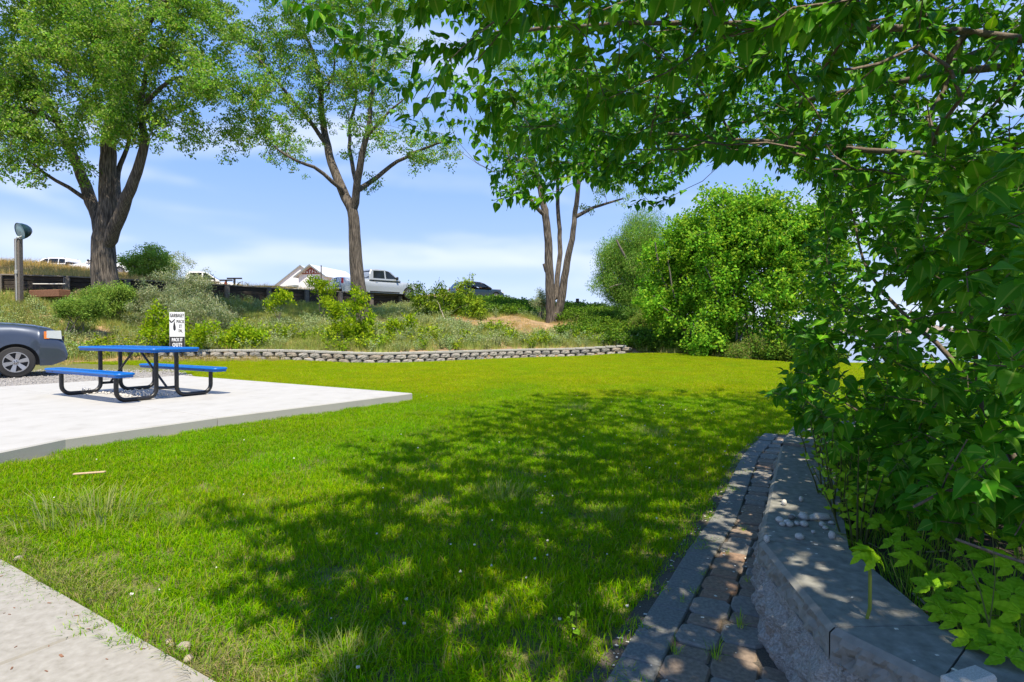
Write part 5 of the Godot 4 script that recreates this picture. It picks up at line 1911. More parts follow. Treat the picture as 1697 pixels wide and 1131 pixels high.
# ------------------------------------------------------------------ picnic table and sign
func lattice(l: float, w: float, th: float, gap: float, bar: float) -> ArrayMesh:
	var mb := MB.new()
	var n := int(l / gap)
	for i in range(1, n):
		mb.box(Transform3D(Basis(), Vector3(-l * .5 + i * l / n, 0, 0)), Vector3(bar, th, w))
	var m := int(w / gap)
	for i in range(1, m):
		mb.box(Transform3D(Basis(), Vector3(0, -.0015, -w * .5 + i * w / m)), Vector3(l, th, bar))
	return mb.mesh()

func board(parent: Node3D, called: String, l: float, w: float, y: float, z: float) -> void:
	# rolled rim round a sheet of expanded metal
	var rim := MB.new()
	var pts := PackedVector3Array()
	var rs := PackedFloat32Array()
	var c := .07
	var hl := l * .5 - .018
	var hw := w * .5 - .018
	for k in 4:
		var sx: float = [1, -1, -1, 1][k]
		var sz: float = [1, 1, -1, -1][k]
		for j in 5:
			var a: float = [0.0, PI * .5, PI, PI * 1.5][k] + PI * .5 * j / 4.0
			pts.append(Vector3(sx * (hl - c) + cos(a) * c, 0, sz * (hw - c) + sin(a) * c))
	pts.append(pts[0]); pts.append(pts[1])
	for k in pts.size():
		rs.append(.019)
	rim.tube(pts, rs, 8, false)
	# flat skirt under the rim
	for k in pts.size() - 2:
		var o := Vector3(pts[k].x, 0, pts[k].z)
		rim.quad(pts[k] + Vector3(0, -.002, 0), pts[k + 1] + Vector3(0, -.002, 0), pts[k + 1] + Vector3(0, -.045, 0), pts[k] + Vector3(0, -.045, 0), o)
	var o := part(called, rim.mesh(), M.blue_coat, parent, Transform3D(Basis(), Vector3(0, y - .019, z)))
	part("mesh_panel", lattice(l - .05, w - .05, .008, .032, .019), M.blue_coat, o, Transform3D(Basis(), Vector3(0, .008, 0)))

func build_table() -> void:
	var t := thing("picnic_table", "blue metal picnic table with two benches on black tube legs", "picnic table", Vector3(-6.0, .12, -9.16), -.542)
	board(t, "tabletop", 2.34, .74, .77, 0.0)
	for s in [-1.0, 1.0]:
		board(t, "bench", 2.34, .27, .435, s * .695)
	for e in [-1.0, 1.0]:
		for s in [-1.0, 1.0]:
			var mb := MB.new()
			var pts := PackedVector3Array()
			var rs := PackedFloat32Array()
			var x: float = e * .86
			var z0: float = s * .695
			var z1: float = s * .15
			var c := .13
			pts.append(Vector3(x, .40, z0))
			for k in 7:
				var a := PI * .5 * k / 6.0
				pts.append(Vector3(x, .03 + c - sin(a) * c, z0 - s * (c - cos(a) * c)))
			for k in 7:
				var a := PI * .5 * k / 6.0
				pts.append(Vector3(x, .03 + c - cos(a) * c, z1 + s * (c - sin(a) * c)))
			pts.append(Vector3(x, .735, z1))
			for k in pts.size():
				rs.append(.031)
			mb.tube(pts, rs, 12)
			part("leg", mb.mesh(), M.black_tube, t)
		var bar := MB.new()
		bar.tube(PackedVector3Array([Vector3(e * .86, .16, -.13), Vector3(e * .86, .16, .13)]), PackedFloat32Array([.022, .022]), 10)
		bar.box(Transform3D(Basis(), Vector3(e * .86, .73, 0)), Vector3(.05, .02, .6), .004)
		for s in [-1.0, 1.0]:
			bar.box(Transform3D(Basis(), Vector3(e * .86, .392, s * .695)), Vector3(.05, .015, .24), .004)
		part("crossbar", bar.mesh(), M.black_tube, t)
		var br := MB.new()
		br.tube(PackedVector3Array([Vector3(e * .86, .17, 0), Vector3(e * .07, .73, 0)]), PackedFloat32Array([.017, .017]), 8)
		part("brace", br.mesh(), M.black_tube, t)
	# security chain round one leg
	var links := thing("lock_chain", "short bright steel chain wrapped round a black table leg", "chain", Vector3(-6.0, .12, -9.16), -.542)
	for k in 7:
		var lk := TorusMesh.new()
		lk.inner_radius = .010
		lk.outer_radius = .022
		lk.rings = 10
		lk.ring_segments = 6
		var a := k * .9
		part("link", lk, M.chain, links, Transform3D(Basis(Vector3(1, k % 2, .3).normalized(), a), Vector3(-.86 + cos(a) * .045, .075 + .018 * sin(a * 1.3), .36 + sin(a) * .045)))

func letters(parent: Node3D, text: String, height: float, width: float, x: float, y: float, m: Material, z := .004) -> void:
	var tm := TextMesh.new()
	var f := SystemFont.new()
	f.font_names = PackedStringArray(["Droid Sans"])
	f.font_weight = 800
	tm.font = f
	tm.text = text
	tm.font_size = 64
	tm.pixel_size = .01
	tm.depth = .02
	tm.curve_step = 2.0
	var box := tm.get_aabb()
	var s := Vector3(width / box.size.x, height / box.size.y, .1)
	var c := box.position + box.size * .5
	# struck twice, a hair apart, for a heavy letter
	for k in 2:
		part("lettering", tm, m, parent, Transform3D(Basis().scaled(s), Vector3(x - c.x * s.x + (k - .5) * .004, y - c.y * s.y, z - c.z * s.z + k * .0004)))

func build_sign() -> void:
	var foot := gnd(294, 624)
	foot.y = .01
	var t := thing("garbage_sign", "upright black and white GARBAGE PACK IT OUT sign on a thin post", "sign", foot, .5)
	var mb := MB.new()
	mb.box(Transform3D(Basis(), Vector3(0, .6, -.03)), Vector3(.05, 1.2, .05), .005)
	part("post", mb.mesh(), M.black_paint, t)
	var w := .40
	var top := 1.60
	var hgt := .92
	var pn := MB.new()
	pn.box(Transform3D(Basis(), Vector3(0, top - hgt * .5, 0)), Vector3(w, hgt, .006), .002)
	var panel := part("panel", pn.mesh(), M.sign_white, t)
	panel.scale = Vector3(.82, 1, 1)
	var bk := MB.new()
	bk.box(Transform3D(Basis(), Vector3(0, top - .765, .0045)), Vector3(w - .008, .30, .002), .0005)
	part("black_band", bk.mesh(), M.sign_black, panel)
	letters(panel, "GARBAGE?", .095, .365, 0, top - .085, M.sign_black)
	letters(panel, "PACK", .085, .20, .088, top - .235, M.sign_black)
	letters(panel, "IT", .085, .075, .09, top - .355, M.sign_black)
	letters(panel, "IN,", .085, .11, .09, top - .475, M.sign_black)
	letters(panel, "PACK IT", .085, .28, 0, top - .69, M.sign_white, .0065)
	letters(panel, "OUT!", .10, .25, 0, top - .82, M.sign_white, .0065)
	# a sack held up by its neck
	var ic := MB.new()
	var sack: PackedVector2Array = [Vector2(-.10, 1.17), Vector2(-.085, 1.135), Vector2(-.055, 1.135), Vector2(-.035, 1.17), Vector2(-.035, 1.23), Vector2(-.055, 1.32), Vector2(-.065, 1.365), Vector2(-.078, 1.365), Vector2(-.09, 1.32), Vector2(-.105, 1.23)]
	var ids := Geometry2D.triangulate_polygon(sack)
	for k in range(0, ids.size(), 3):
		ic.flat(Vector3(sack[ids[k]].x, sack[ids[k]].y, .005), Vector3(sack[ids[k + 1]].x, sack[ids[k + 1]].y, .005), Vector3(sack[ids[k + 2]].x, sack[ids[k + 2]].y, .005), Vector3.BACK)
	for q in [[-.195, 1.40, -.155, 1.335], [-.155, 1.335, -.07, 1.40]]:
		var a := Vector3(q[0], q[1], .005)
		var b := Vector3(q[2], q[3], .005)
		var n := (b - a).cross(Vector3.BACK).normalized() * .016
		ic.quad(a + n, b + n, b - n, a - n, Vector3.BACK)
	ic.quad(Vector3(-.082, 1.40, .005), Vector3(-.058, 1.40, .005), Vector3(-.058, 1.43, .005), Vector3(-.082, 1.43, .005), Vector3.BACK)
	part("sack_symbol", ic.mesh(), M.sign_black, panel)

# ------------------------------------------------------------------ vehicles: x forward, z to the right-hand side
func wheel(parent: Node3D, x: float, z: float, r: float, w: float, spokes: int, rim_m: Material) -> void:
	var mb := MB.new()
	var prof := [[r * .66, w * .5 - .012], [r * .80, w * .5], [r * .93, w * .47], [r * .985, w * .40], [r, w * .2], [r, -w * .2], [r * .985, -w * .40], [r * .93, -w * .47], [r * .66, -w * .5 + .012]]
	var n := 30
	for i in n:
		var a0 := TAU * i / n
		var a1 := TAU * (i + 1) / n
		for k in prof.size() - 1:
			var t: Vector2 = Vector2(prof[k + 1][0] - prof[k][0], prof[k + 1][1] - prof[k][1]).normalized()
			var nr := -t.y
			var nz := t.x
			if nr < 0 and absf(nr) > .3:
				nr = -nr; nz = -nz
			if k < 2: nz = absf(nz)
			if k > 5: nz = -absf(nz)
			var f := func(p: Array, a: float) -> Vector3: return Vector3(cos(a) * p[0], sin(a) * p[0], p[1])
			var q := func(a: float) -> Vector3: return Vector3(cos(a) * absf(nr), sin(a) * absf(nr), nz)
			mb.squad(f.call(prof[k], a0), f.call(prof[k], a1), f.call(prof[k + 1], a1), f.call(prof[k + 1], a0), q.call(a0), q.call(a1), q.call(a1), q.call(a0))
	var side := signf(z)
	var tyre := part("wheel", mb.mesh(), M.rubber, parent, Transform3D(Basis(Vector3.UP, 0.0 if side > 0 else PI), Vector3(x, r, z)))
	var rm := MB.new()
	var ri := r * .66
	for i in n:
		var a0 := TAU * i / n
		var a1 := TAU * (i + 1) / n
		var c0 := Vector3(cos(a0), sin(a0), 0)
		var c1 := Vector3(cos(a1), sin(a1), 0)
		var zf := Vector3(0, 0, w * .5 - .01)
		var zb := Vector3(0, 0, w * .5 - .08)
		rm.quad(c0 * ri + zf, c1 * ri + zf, c1 * ri * .92 + zf, c0 * ri * .92 + zf, Vector3.BACK)
		rm.quad(c0 * ri * .92 + zf, c1 * ri * .92 + zf, c1 * ri * .88 + zb, c0 * ri * .88 + zb, -c0)
	for k in spokes:
		var a := TAU * (k + .25) / spokes
		var d := Vector3(cos(a), sin(a), 0)
		var s := Vector3(-d.y, d.x, 0)
		var z0 := Vector3(0, 0, w * .5 - .035)
		var z1 := Vector3(0, 0, w * .5 - .014)
		var wi := ri * .13
		var wo := ri * .21
		var a0 := d * ri * .2 + s * wi + z0
		var a1 := d * ri * .2 - s * wi + z0
		var b0 := d * ri * .93 + s * wo + z1
		var b1 := d * ri * .93 - s * wo + z1
		rm.quad(a0, a1, b1, b0, Vector3.BACK)
		rm.quad(a0, b0, b0 - Vector3(0, 0, .05), a0 - Vector3(0, 0, .05), s)
		rm.quad(a1, b1, b1 - Vector3(0, 0, .05), a1 - Vector3(0, 0, .05), -s)
	var m := 12
	for i in m:
		var a0 := TAU * i / m
		var a1 := TAU * (i + 1) / m
		rm.flat(Vector3(0, 0, w * .5 - .02), Vector3(cos(a0), sin(a0), 0) * ri * .27 + Vector3(0, 0, w * .5 - .032), Vector3(cos(a1), sin(a1), 0) * ri * .27 + Vector3(0, 0, w * .5 - .032), Vector3.BACK)
	part("rim", rm.mesh(), rim_m, tyre)
	var hub := MB.new()
	for i in m * 2:
		var a0 := TAU * i / (m * 2)
		var a1 := TAU * (i + 1) / (m * 2)
		var zb := Vector3(0, 0, w * .5 - .075)
		hub.flat(zb, Vector3(cos(a0), sin(a0), 0) * ri * .95 + zb, Vector3(cos(a1), sin(a1), 0) * ri * .95 + zb, Vector3.BACK)
	for k in 5:
		var a := TAU * k / 5
		hub.box(Transform3D(Basis(), Vector3(cos(a) * ri * .15, sin(a) * ri * .15, w * .5 - .018)), Vector3(.02, .02, .012), .004)
	part("hub_plate", hub.mesh(), M.trim_black, tyre)

func shell(profile: Array, half: Callable, insets: Array, soft: Array) -> ArrayMesh:
	# a side profile carried across the width, its edge rounded in steps: insets = [[z drop, inset], ...] from inside to outside
	var mb := MB.new()
	var n := profile.size()
	var nrm := []
	var mid := Vector2.ZERO
	for p in profile: mid += p / n
	var area := 0.0
	for i in n:
		area += profile[i].cross(profile[(i + 1) % n])
	var sgn := 1.0 if area > 0 else -1.0
	for i in n:
		var d0: Vector2 = (profile[i] - profile[(i + n - 1) % n]).normalized()
		var d1: Vector2 = (profile[(i + 1) % n] - profile[i]).normalized()
		nrm.append((Vector2(d0.y, -d0.x) + Vector2(d1.y, -d1.x)).normalized() * sgn)
	var rings := []
	for s in insets:
		var ring := []
		for i in n:
			var p: Vector2 = profile[i] - nrm[i] * s[1] * soft[i]
			ring.append(Vector3(p.x, p.y, half.call(p) - s[0]))
		rings.append(ring)
	for i in n:
		var j := (i + 1) % n
		var o := Vector3(nrm[i].x + nrm[j].x, nrm[i].y + nrm[j].y, 0)
		# across the top / ends
		var a: Vector3 = rings[0][i]
		var b: Vector3 = rings[0][j]
		var nb := 4
		for k in nb:
			var u0 := lerpf(1, -1, float(k) / nb)
			var u1 := lerpf(1, -1, float(k + 1) / nb)
			var crown0 := .012 * (1 - u0 * u0)
			var crown1 := .012 * (1 - u1 * u1)
			var no := o.normalized()
			mb.quad(Vector3(a.x, a.y, a.z * u0) + no * crown0, Vector3(b.x, b.y, b.z * u0) + no * crown0, Vector3(b.x, b.y, b.z * u1) + no * crown1, Vector3(a.x, a.y, a.z * u1) + no * crown1, o)
		for k in rings.size() - 1:
			for s in [1.0, -1.0]:
				var f := Vector3(1, 1, s)
				mb.quad(rings[k][i] * f, rings[k][j] * f, rings[k + 1][j] * f, rings[k + 1][i] * f, o.normalized() * .8 + Vector3(0, 0, s))
	var flat2 := PackedVector2Array()
	for p in rings[-1]: flat2.append(Vector2(p.x, p.y))
	var ids := Geometry2D.triangulate_polygon(flat2)
	for k in range(0, ids.size(), 3):
		for s in [1.0, -1.0]:
			var f := Vector3(1, 1, s)
			mb.flat(rings[-1][ids[k]] * f, rings[-1][ids[k + 1]] * f, rings[-1][ids[k + 2]] * f, Vector3(0, 0, s))
	return mb.mesh()

# painted hull: rounded box sections along the length, cut by the wheel arches
func hull(c: Dictionary, half: Callable, gc: float) -> ArrayMesh:
	var top: Array = c.top
	var n := top.size()
	# the profile runs from the low rear over the roofline of the body to the low front
	var tip := 0
	var tail := 0
	for i in n:
		if top[i][0] > top[tip][0]: tip = i
		if top[i][0] < top[tail][0]: tail = i
	var up := []
	for i in range(tail, tip + 1): up.append(top[i])
	var lowf := []
	for i in range(n - 1, tip - 1, -1): lowf.append(top[i])
	var lowr := []
	for i in range(tail, -1, -1): lowr.append(top[i])
	var ra: float = c.wheel + .07
	var x0: float = top[tail][0]
	var x1: float = top[tip][0]
	var xs := []
	for k in 97:
		var u := float(k) / 96.0
		xs.append(lerpf(x0, x1, .5 - .5 * cos(PI * u)) if k % 2 == 0 else lerpf(x0, x1, u))
	for wx in [c.front, c.rear]:
		for k in 17:
			xs.append(wx - ra * cos(PI * k / 16.0))
		xs.append(wx - ra - .001); xs.append(wx + ra + .001)
	xs.sort()
	var nt := 15
	var ex: float = c.get("square", 5.5)
	var grid := []
	for x in xs:
		var yt := poly_y(up, x)
		var yb := gc
		if x > lowf[0][0]: yb = poly_y(lowf, x)
		if x < lowr[-1][0]: yb = poly_y(lowr, x)
		for wx in [c.front, c.rear]:
			var q: float = ra * ra - (x - wx) * (x - wx)
			if q >= 0.0: yb = maxf(yb, c.wheel + sqrt(q))
		yb = minf(yb, yt)
		var row := []
		for k in nt + 1:
			var an := PI * .5 * k / nt
			var Y := pow(sin(an), 2.0 / ex)
			var Z := pow(cos(an), 2.0 / ex)
			var y := lerpf(yb, yt, Y)
			var mid: float = gc + .45 * (yt - gc)
			var belly := .035 * pow((y - mid) / maxf(.2, yt - gc), 2.0) * 2.0
			row.append(Vector3(x, y + .02 * (1.0 - Z) * smoothstep(.9, 1.1, yt), (half.call(Vector2(x, y)) - belly) * Z))
		grid.append(row)
	var nrm := []
	for i in grid.size():
		var nr := []
		for k in nt + 1:
			var a: Vector3 = grid[maxi(i - 2, 0)][k]
			var b: Vector3 = grid[mini(i + 2, grid.size() - 1)][k]
			var l: Vector3 = grid[i][maxi(k - 1, 0)]
			var q: Vector3 = grid[i][mini(k + 1, nt)]
			var dx := b - a
			dx.y = clampf(dx.y, -absf(dx.x) * 3.0, absf(dx.x) * 3.0) if k > nt / 2 else 0.0
			var g := dx.cross(l - q)
			if g.length() < 1e-7: g = Vector3(signf(xs[i]), 0, .3)
			g = g.normalized()
			if g.z < -.02 or (k == nt and g.y < 0): g = -g
			nr.append(g)
		nrm.append(nr)
	var mb := MB.new()
	for i in grid.size() - 1:
		for k in nt:
			for s in [1.0, -1.0]:
				var f := Vector3(1, 1, s)
				mb.squad(grid[i][k] * f, grid[i + 1][k] * f, grid[i + 1][k + 1] * f, grid[i][k + 1] * f, nrm[i][k] * f, nrm[i + 1][k] * f, nrm[i + 1][k + 1] * f, nrm[i][k + 1] * f)
	# close the ends
	for e in [0, grid.size() - 1]:
		for k in nt:
			mb.quad(grid[e][k], grid[e][k + 1], grid[e][k + 1] * Vector3(1, 1, -1), grid[e][k] * Vector3(1, 1, -1), Vector3(-1 if e == 0 else 1, 0, 0))
	return mb.mesh()

func car(called: String, label: String, category: String, group: String, where: Vector3, heading: Vector2, c: Dictionary) -> Node3D:
	var turn := atan2(-heading.y, heading.x)
	var t := thing(called, label, category, where, turn, group)
	var L: float = c.length
	var W: float = c.width
	var r: float = c.wheel
	var profile := []
	var soft := []
	for p in c.top:
		profile.append(Vector2(p[0], p[1])); soft.append(1.0)
	var gc: float = c.get("clear", .22)
	for wx in [c.front, c.rear]:
		var ra := r + .07
		for k in 11:
			var a := acos(clampf((gc - r) / ra, -1, 1))
			var b: float = lerpf(PI * .5 - a, PI * .5 + a, k / 10.0)
			profile.append(Vector2(wx + cos(b) * ra, r + sin(b) * ra)); soft.append(0.0)
	var half := func(p: Vector2) -> float:
		var u := absf(p.x) / (L * .5)
		return W * .5 * (1.0 - c.get("taper", .13) * pow(smoothstep(.62, 1.02, u), 1.6)) - .05 * smoothstep(.75, 1.25, p.y) * c.get("tumble", 1.0)
	part("body", hull(c, half, gc), c.paint, t)
	# dark inside of the wheel arches and underside
	var under := MB.new()
	under.box(Transform3D(Basis(), Vector3(0, gc + .36, 0)), Vector3(L * .86, .7, W * .74), .03)
	part("underbody", under.mesh(), M.underbody_liner, t)
	# cabin
	var cab := []
	var csoft := []
	for p in c.cabin:
		cab.append(Vector2(p[0], p[1])); csoft.append(1.0)
	var y0: float = c.belt
	var y1: float = c.roof
	var chalf := func(p: Vector2) -> float:
		return lerpf(W * .5 - .05, W * .5 - .21, clampf((p.y - y0) / (y1 - y0), -.1, 1.0))
	part("cabin", shell(cab, chalf, [[.06, 0.0], [.02, .015], [0.0, .05]], csoft), c.paint, t)
	for w in c.windows:
		for s in [1.0, -1.0]:
			var g := MB.new()
			var poly := PackedVector2Array()
			for p in w: poly.append(Vector2(p[0], p[1]))
			var ids := Geometry2D.triangulate_polygon(poly)
			for k in range(0, ids.size(), 3):
				var q := []
				for j in 3:
					var p: Vector2 = poly[ids[k + j]]
					q.append(Vector3(p.x, p.y, (chalf.call(p) + .005) * s))
				g.flat(q[0], q[1], q[2], Vector3(0, 0, s))
			part("side_window", g.mesh(), M.car_glass, t)
	for w in c.glass:
		var g := MB.new()
		var a := Vector2(w[0][0], w[0][1])
		var b := Vector2(w[1][0], w[1][1])
		var nn := Vector2(b.y - a.y, a.x - b.x).normalized()
		if nn.x * signf(a.x - c.mid) < 0: nn = -nn
		a += nn * .016; b += nn * .016
		var za: float = chalf.call(a) - .07
		var zb: float = chalf.call(b) - .08
		g.quad(Vector3(a.x, a.y, za), Vector3(a.x, a.y, -za), Vector3(b.x, b.y, -zb), Vector3(b.x, b.y, zb), Vector3(nn.x, nn.y, 0))
		part(w[2], g.mesh(), M.car_glass, t)
	for wx in [c.front, c.rear]:
		for s in [1.0, -1.0]:
			wheel(t, wx, s * (W * .5 - .125), r, .235, c.get("spokes", 6), M.rim_alloy)
	# lamps wrap round the corners: [name, x0, x1, y0, y1, z inner, material]
	for l in c.lamps:
		for s in [1.0, -1.0]:
			var g := MB.new()
			var n := 6
			var pr := []
			for k in n + 1:
				var u := float(k) / n
				# follow the corner from the side to the front
				var x := lerpf(l[1], l[2], minf(1.0, u * 1.5))
				var z: float = half.call(Vector2(x, (l[3] + l[4]) * .5)) + .004 if u < .67 else lerpf(half.call(Vector2(l[2], (l[3] + l[4]) * .5)), l[5], (u - .667) / .333)
				var bulge: float = signf(l[2]) * (.0 if u < .67 else .012)
				pr.append([Vector3(x + bulge, l[3] + (.05 * (1.0 - u) if l[6] == "head_lens" else 0.0), z * s), Vector3(x + bulge - signf(l[2]) * .02 * u, l[4], (z - .012) * s)])
			for k in n:
				g.quad(pr[k][0], pr[k + 1][0], pr[k + 1][1], pr[k][1], Vector3(signf(l[2]) * k / n, .1, s))
			part(l[0], g.mesh(), M[l[6]], t)
	for b in c.get("boxes", []):
		for s in ([1.0, -1.0] if b[3].z != 0.0 else [1.0]):
			var g := MB.new()
			g.box(Transform3D(Basis(), Vector3(b[3].x, b[3].y, b[3].z * s)), b[2], b[4] if b.size() > 4 else .01)
			part(b[0], g.mesh(), M[b[1]], t)
	return t

func build_vehicles() -> void:
	var suv := {
		"length": 4.85, "width": 1.98, "wheel": .372, "front": 1.42, "rear": -1.36, "clear": .27, "mid": -.3, "paint": M.paint_slate, "belt": 1.24, "roof": 1.86, "taper": .2,
		"top": [[-2.36, .34], [-2.41, .6], [-2.40, .95], [-2.34, 1.22], [-1.2, 1.25], [.5, 1.26], [.95, 1.33], [1.35, 1.315], [1.75, 1.27], [2.05, 1.20], [2.22, 1.11], [2.33, .93], [2.40, .66], [2.42, .52], [2.37, .38], [2.15, .29]],
		"cabin": [[-2.33, 1.2], [-2.2, 1.58], [-2.08, 1.80], [-1.7, 1.86], [-.3, 1.86], [.12, 1.80], [.98, 1.31], [.98, 1.2]],
		"windows": [[[-2.05, 1.32], [-1.98, 1.70], [-1.42, 1.74], [-1.42, 1.30]], [[-1.34, 1.30], [-1.34, 1.75], [-.45, 1.76], [-.42, 1.30]], [[-.34, 1.30], [-.37, 1.76], [-.06, 1.74], [.58, 1.34]]],
		"glass": [[[.92, 1.345], [.18, 1.76], "windshield"], [[-2.3, 1.24], [-2.12, 1.70], "rear_window"]],
		"lamps": [["headlight", 2.0, 2.30, .90, 1.13, .5, "head_lens"], ["turn_signal", 1.95, 2.04, .93, 1.11, .88, "amber"], ["tail_light", -2.2, -2.41, .9, 1.15, .75, "red_lens"]],
		"boxes": [["grille", "trim_black", Vector3(.06, .2, .9), Vector3(2.335, .9, 0), .02], ["lower_grille", "trim_black", Vector3(.05, .14, 1.2), Vector3(2.395, .45, 0), .02], ["fog_lamp", "steel", Vector3(.04, .09, .09), Vector3(2.385, .52, .7), .018], ["mirror", "paint_slate", Vector3(.12, .16, .2), Vector3(.62, 1.26, 1.03), .04], ["door_handle", "paint_slate", Vector3(.2, .035, .03), Vector3(-.3, 1.02, .985), .01], ["roof_rail", "trim_black", Vector3(1.9, .03, .03), Vector3(-1.0, 1.845, .74), .01], ["side_sill", "trim_black", Vector3(2.0, .08, .05), Vector3(.03, .31, .95), .02]],
	}
	var hd := Vector2(.76, -.65).normalized()
	var wheel_at := Vector3(-11.96, .012, -13.8)
	# the front right wheel stands there
	var right := Vector2(-hd.y, hd.x)
	var org := Vector2(wheel_at.x, wheel_at.z) - hd * 1.42 - right * (.99 - .125)
	car("parked_suv", "slate grey sport utility car with alloy wheels parked on the gravel by the pad", "car", "", Vector3(org.x, .016, org.y), hd, suv)
	var flare := {}
	# silver crew-cab pickup behind the forked elm
	var pick := {
		"length": 5.85, "width": 1.98, "wheel": .39, "front": 1.95, "rear": -1.75, "clear": .34, "mid": .2, "paint": M.paint_silver, "belt": 1.22, "roof": 1.92, "taper": .1, "tumble": .4,
		"top": [[-2.88, .5], [-2.92, .7], [-2.9, 1.2], [-2.84, 1.27], [-.95, 1.27], [-.9, 1.22], [1.1, 1.22], [1.5, 1.2], [2.3, 1.14], [2.7, 1.08], [2.84, .98], [2.9, .75], [2.9, .5], [2.75, .4]],
		"cabin": [[-1.0, 1.16], [-.96, 1.6], [-.82, 1.88], [-.5, 1.93], [.2, 1.92], [.55, 1.82], [1.35, 1.22], [1.35, 1.16]],
		"windows": [[[-.72, 1.3], [-.66, 1.80], [.12, 1.83], [.12, 1.3]], [[.22, 1.3], [.22, 1.83], [.46, 1.80], [1.08, 1.31]]],
		"glass": [[[1.28, 1.26], [.6, 1.8], "windshield"], [[-.985, 1.32], [-.88, 1.8], "rear_window"]],
		"lamps": [["headlight", 2.6, 2.87, .86, 1.04, .55, "head_lens"], ["tail_light", -2.78, -2.915, .86, 1.2, .86, "red_lens"]],
		"boxes": [["rear_bumper", "steel", Vector3(.12, .16, 1.8), Vector3(-2.96, .55, 0), .03], ["tailgate_handle", "trim_black", Vector3(.03, .06, .2), Vector3(-2.93, 1.08, 0), .01], ["side_step", "trim_black", Vector3(2.2, .07, .1), Vector3(.1, .42, .98), .02], ["mirror", "trim_black", Vector3(.12, .2, .2), Vector3(1.0, 1.36, 1.04), .04], ["door_handle", "trim_black", Vector3(.18, .035, .03), Vector3(-.5, 1.12, .975), .01]],
	}
	var p := at(567, 500, 36.0)
	var h2 := Vector2(cos(deg_to_rad(42)), -sin(deg_to_rad(42)))
	var r2 := Vector2(-h2.y, h2.x)
	var o2 := Vector2(p.x, p.z) + h2 * 2.92 - r2 * .99
	car("pickup_truck", "silver crew-cab pickup parked behind the forked elm, tailgate showing", "pickup truck", "vehicles parked above the timber wall", Vector3(o2.x, 3.28, o2.y), h2, pick)
	var pick2 := pick.duplicate()
	pick2.paint = M.paint_white
	p = at(335, 470, 44.0)
	car("pickup_truck", "white crew-cab pickup between the silvery bush and the black trailer", "pickup truck", "vehicles parked above the timber wall", Vector3(p.x, 3.68, p.z), Vector2(.95, -.3).normalized(), pick2)
	# white cars on the higher road
	var wag := suv.duplicate()
	wag.paint = M.paint_white
	wag.boxes = [["roof_rail", "trim_black", Vector3(1.9, .03, .03), Vector3(-1.0, 1.845, .74), .01], ["mirror", "paint_white", Vector3(.12, .16, .2), Vector3(.62, 1.26, 1.03), .04]]
	p = at(86, 440, 54.0)
	car("parked_suv", "white wagon with dark windows parked on the tan mound", "car", "vehicles parked above the timber wall", Vector3(p.x, 6.05, p.z), Vector2(-1, -.05).normalized(), wag)
	p = at(178, 445, 52.0)
	var tr := pick.duplicate()
	tr.paint = M.paint_white
	tr.boxes = pick.boxes + [["push_bar", "trim_black", Vector3(.3, .7, 1.7), Vector3(3.08, .95, 0), .08]]
	car("pickup_truck", "white pickup with a black push bar behind the massive elm's trunk", "pickup truck", "vehicles parked above the timber wall", Vector3(p.x, 6.0, p.z), Vector2(-1, .0).normalized(), tr)
	var hatch := {
		"length": 4.25, "width": 1.76, "wheel": .31, "front": 1.28, "rear": -1.25, "clear": .2, "mid": -.3, "paint": M.paint_dark, "belt": .95, "roof": 1.45, "taper": .16,
		"top": [[-2.05, .3], [-2.12, .5], [-2.08, .85], [-1.95, .97], [-.5, .96], [.75, .95], [1.3, .9], [1.75, .82], [2.0, .7], [2.1, .5], [2.08, .3], [1.9, .22]],
		"cabin": [[-2.0, .92], [-1.75, 1.25], [-1.5, 1.42], [-.6, 1.46], [0.0, 1.42], [.25, 1.34], [.95, .96], [.95, .92]],
		"windows": [[[-1.62, 1.02], [-1.42, 1.32], [-.75, 1.37], [-.72, 1.02]], [[-.64, 1.02], [-.66, 1.37], [-.05, 1.35], [.6, 1.03]]],
		"glass": [[[.9, .99], [.3, 1.33], "windshield"], [[-1.93, 1.0], [-1.62, 1.34], "rear_window"]],
		"lamps": [["headlight", 1.8, 2.04, .6, .74, .5, "head_lens"], ["tail_light", -1.92, -2.09, .68, .92, .6, "red_lens"]],
		"boxes": [["mirror", "paint_dark", Vector3(.1, .12, .16), Vector3(.55, 1.04, .92), .03]],
	}
	p = at(790, 500, 45.0)
	car("hatchback_car", "dark green-black hatchback behind the scrubby bush at the lot's end", "car", "vehicles parked above the timber wall", Vector3(p.x, land(p.x, 45.0) + .02, p.z), Vector2(.86, -.5).normalized(), hatch)
	# black equipment trailer
	p = at(408, 476, 41.0)
	var t := thing("equipment_trailer", "low black equipment trailer with upright tee bars beside the white pickup", "trailer", Vector3(p.x, 3.5, p.z), 0.0)
	var mb := MB.new()
	mb.box(Transform3D(Basis(), Vector3(.6, .72, 0)), Vector3(4.2, .12, 1.9), .02)
	part("deck", mb.mesh(), M.trim_black, t)
	for e in [[-.75, 1.35, 1.05], [-1.35, 1.22, .9]]:
		var g := MB.new()
		g.box(Transform3D(Basis(), Vector3(e[0], (e[1] + .72) * .5, .2)), Vector3(.12, e[1] - .72, .12), .01)
		g.box(Transform3D(Basis(), Vector3(e[0], e[1], .2)), Vector3(e[2], .1, .12), .01)
		part("tee_bar", g.mesh(), M.trim_black, t)
	var fd := MB.new()
	for k in 10:
		var a0 := PI * k / 10
		var a1 := PI * (k + 1) / 10
		var f := func(a: float, z: float) -> Vector3: return Vector3(.25 + cos(a) * .42, .62 + sin(a) * .42, z)
		fd.quad(f.call(a0, 1.0), f.call(a1, 1.0), f.call(a1, 1.2), f.call(a0, 1.2), Vector3(cos(a0), sin(a0), 0))
	part("fender", fd.mesh(), M.trim_black, t)
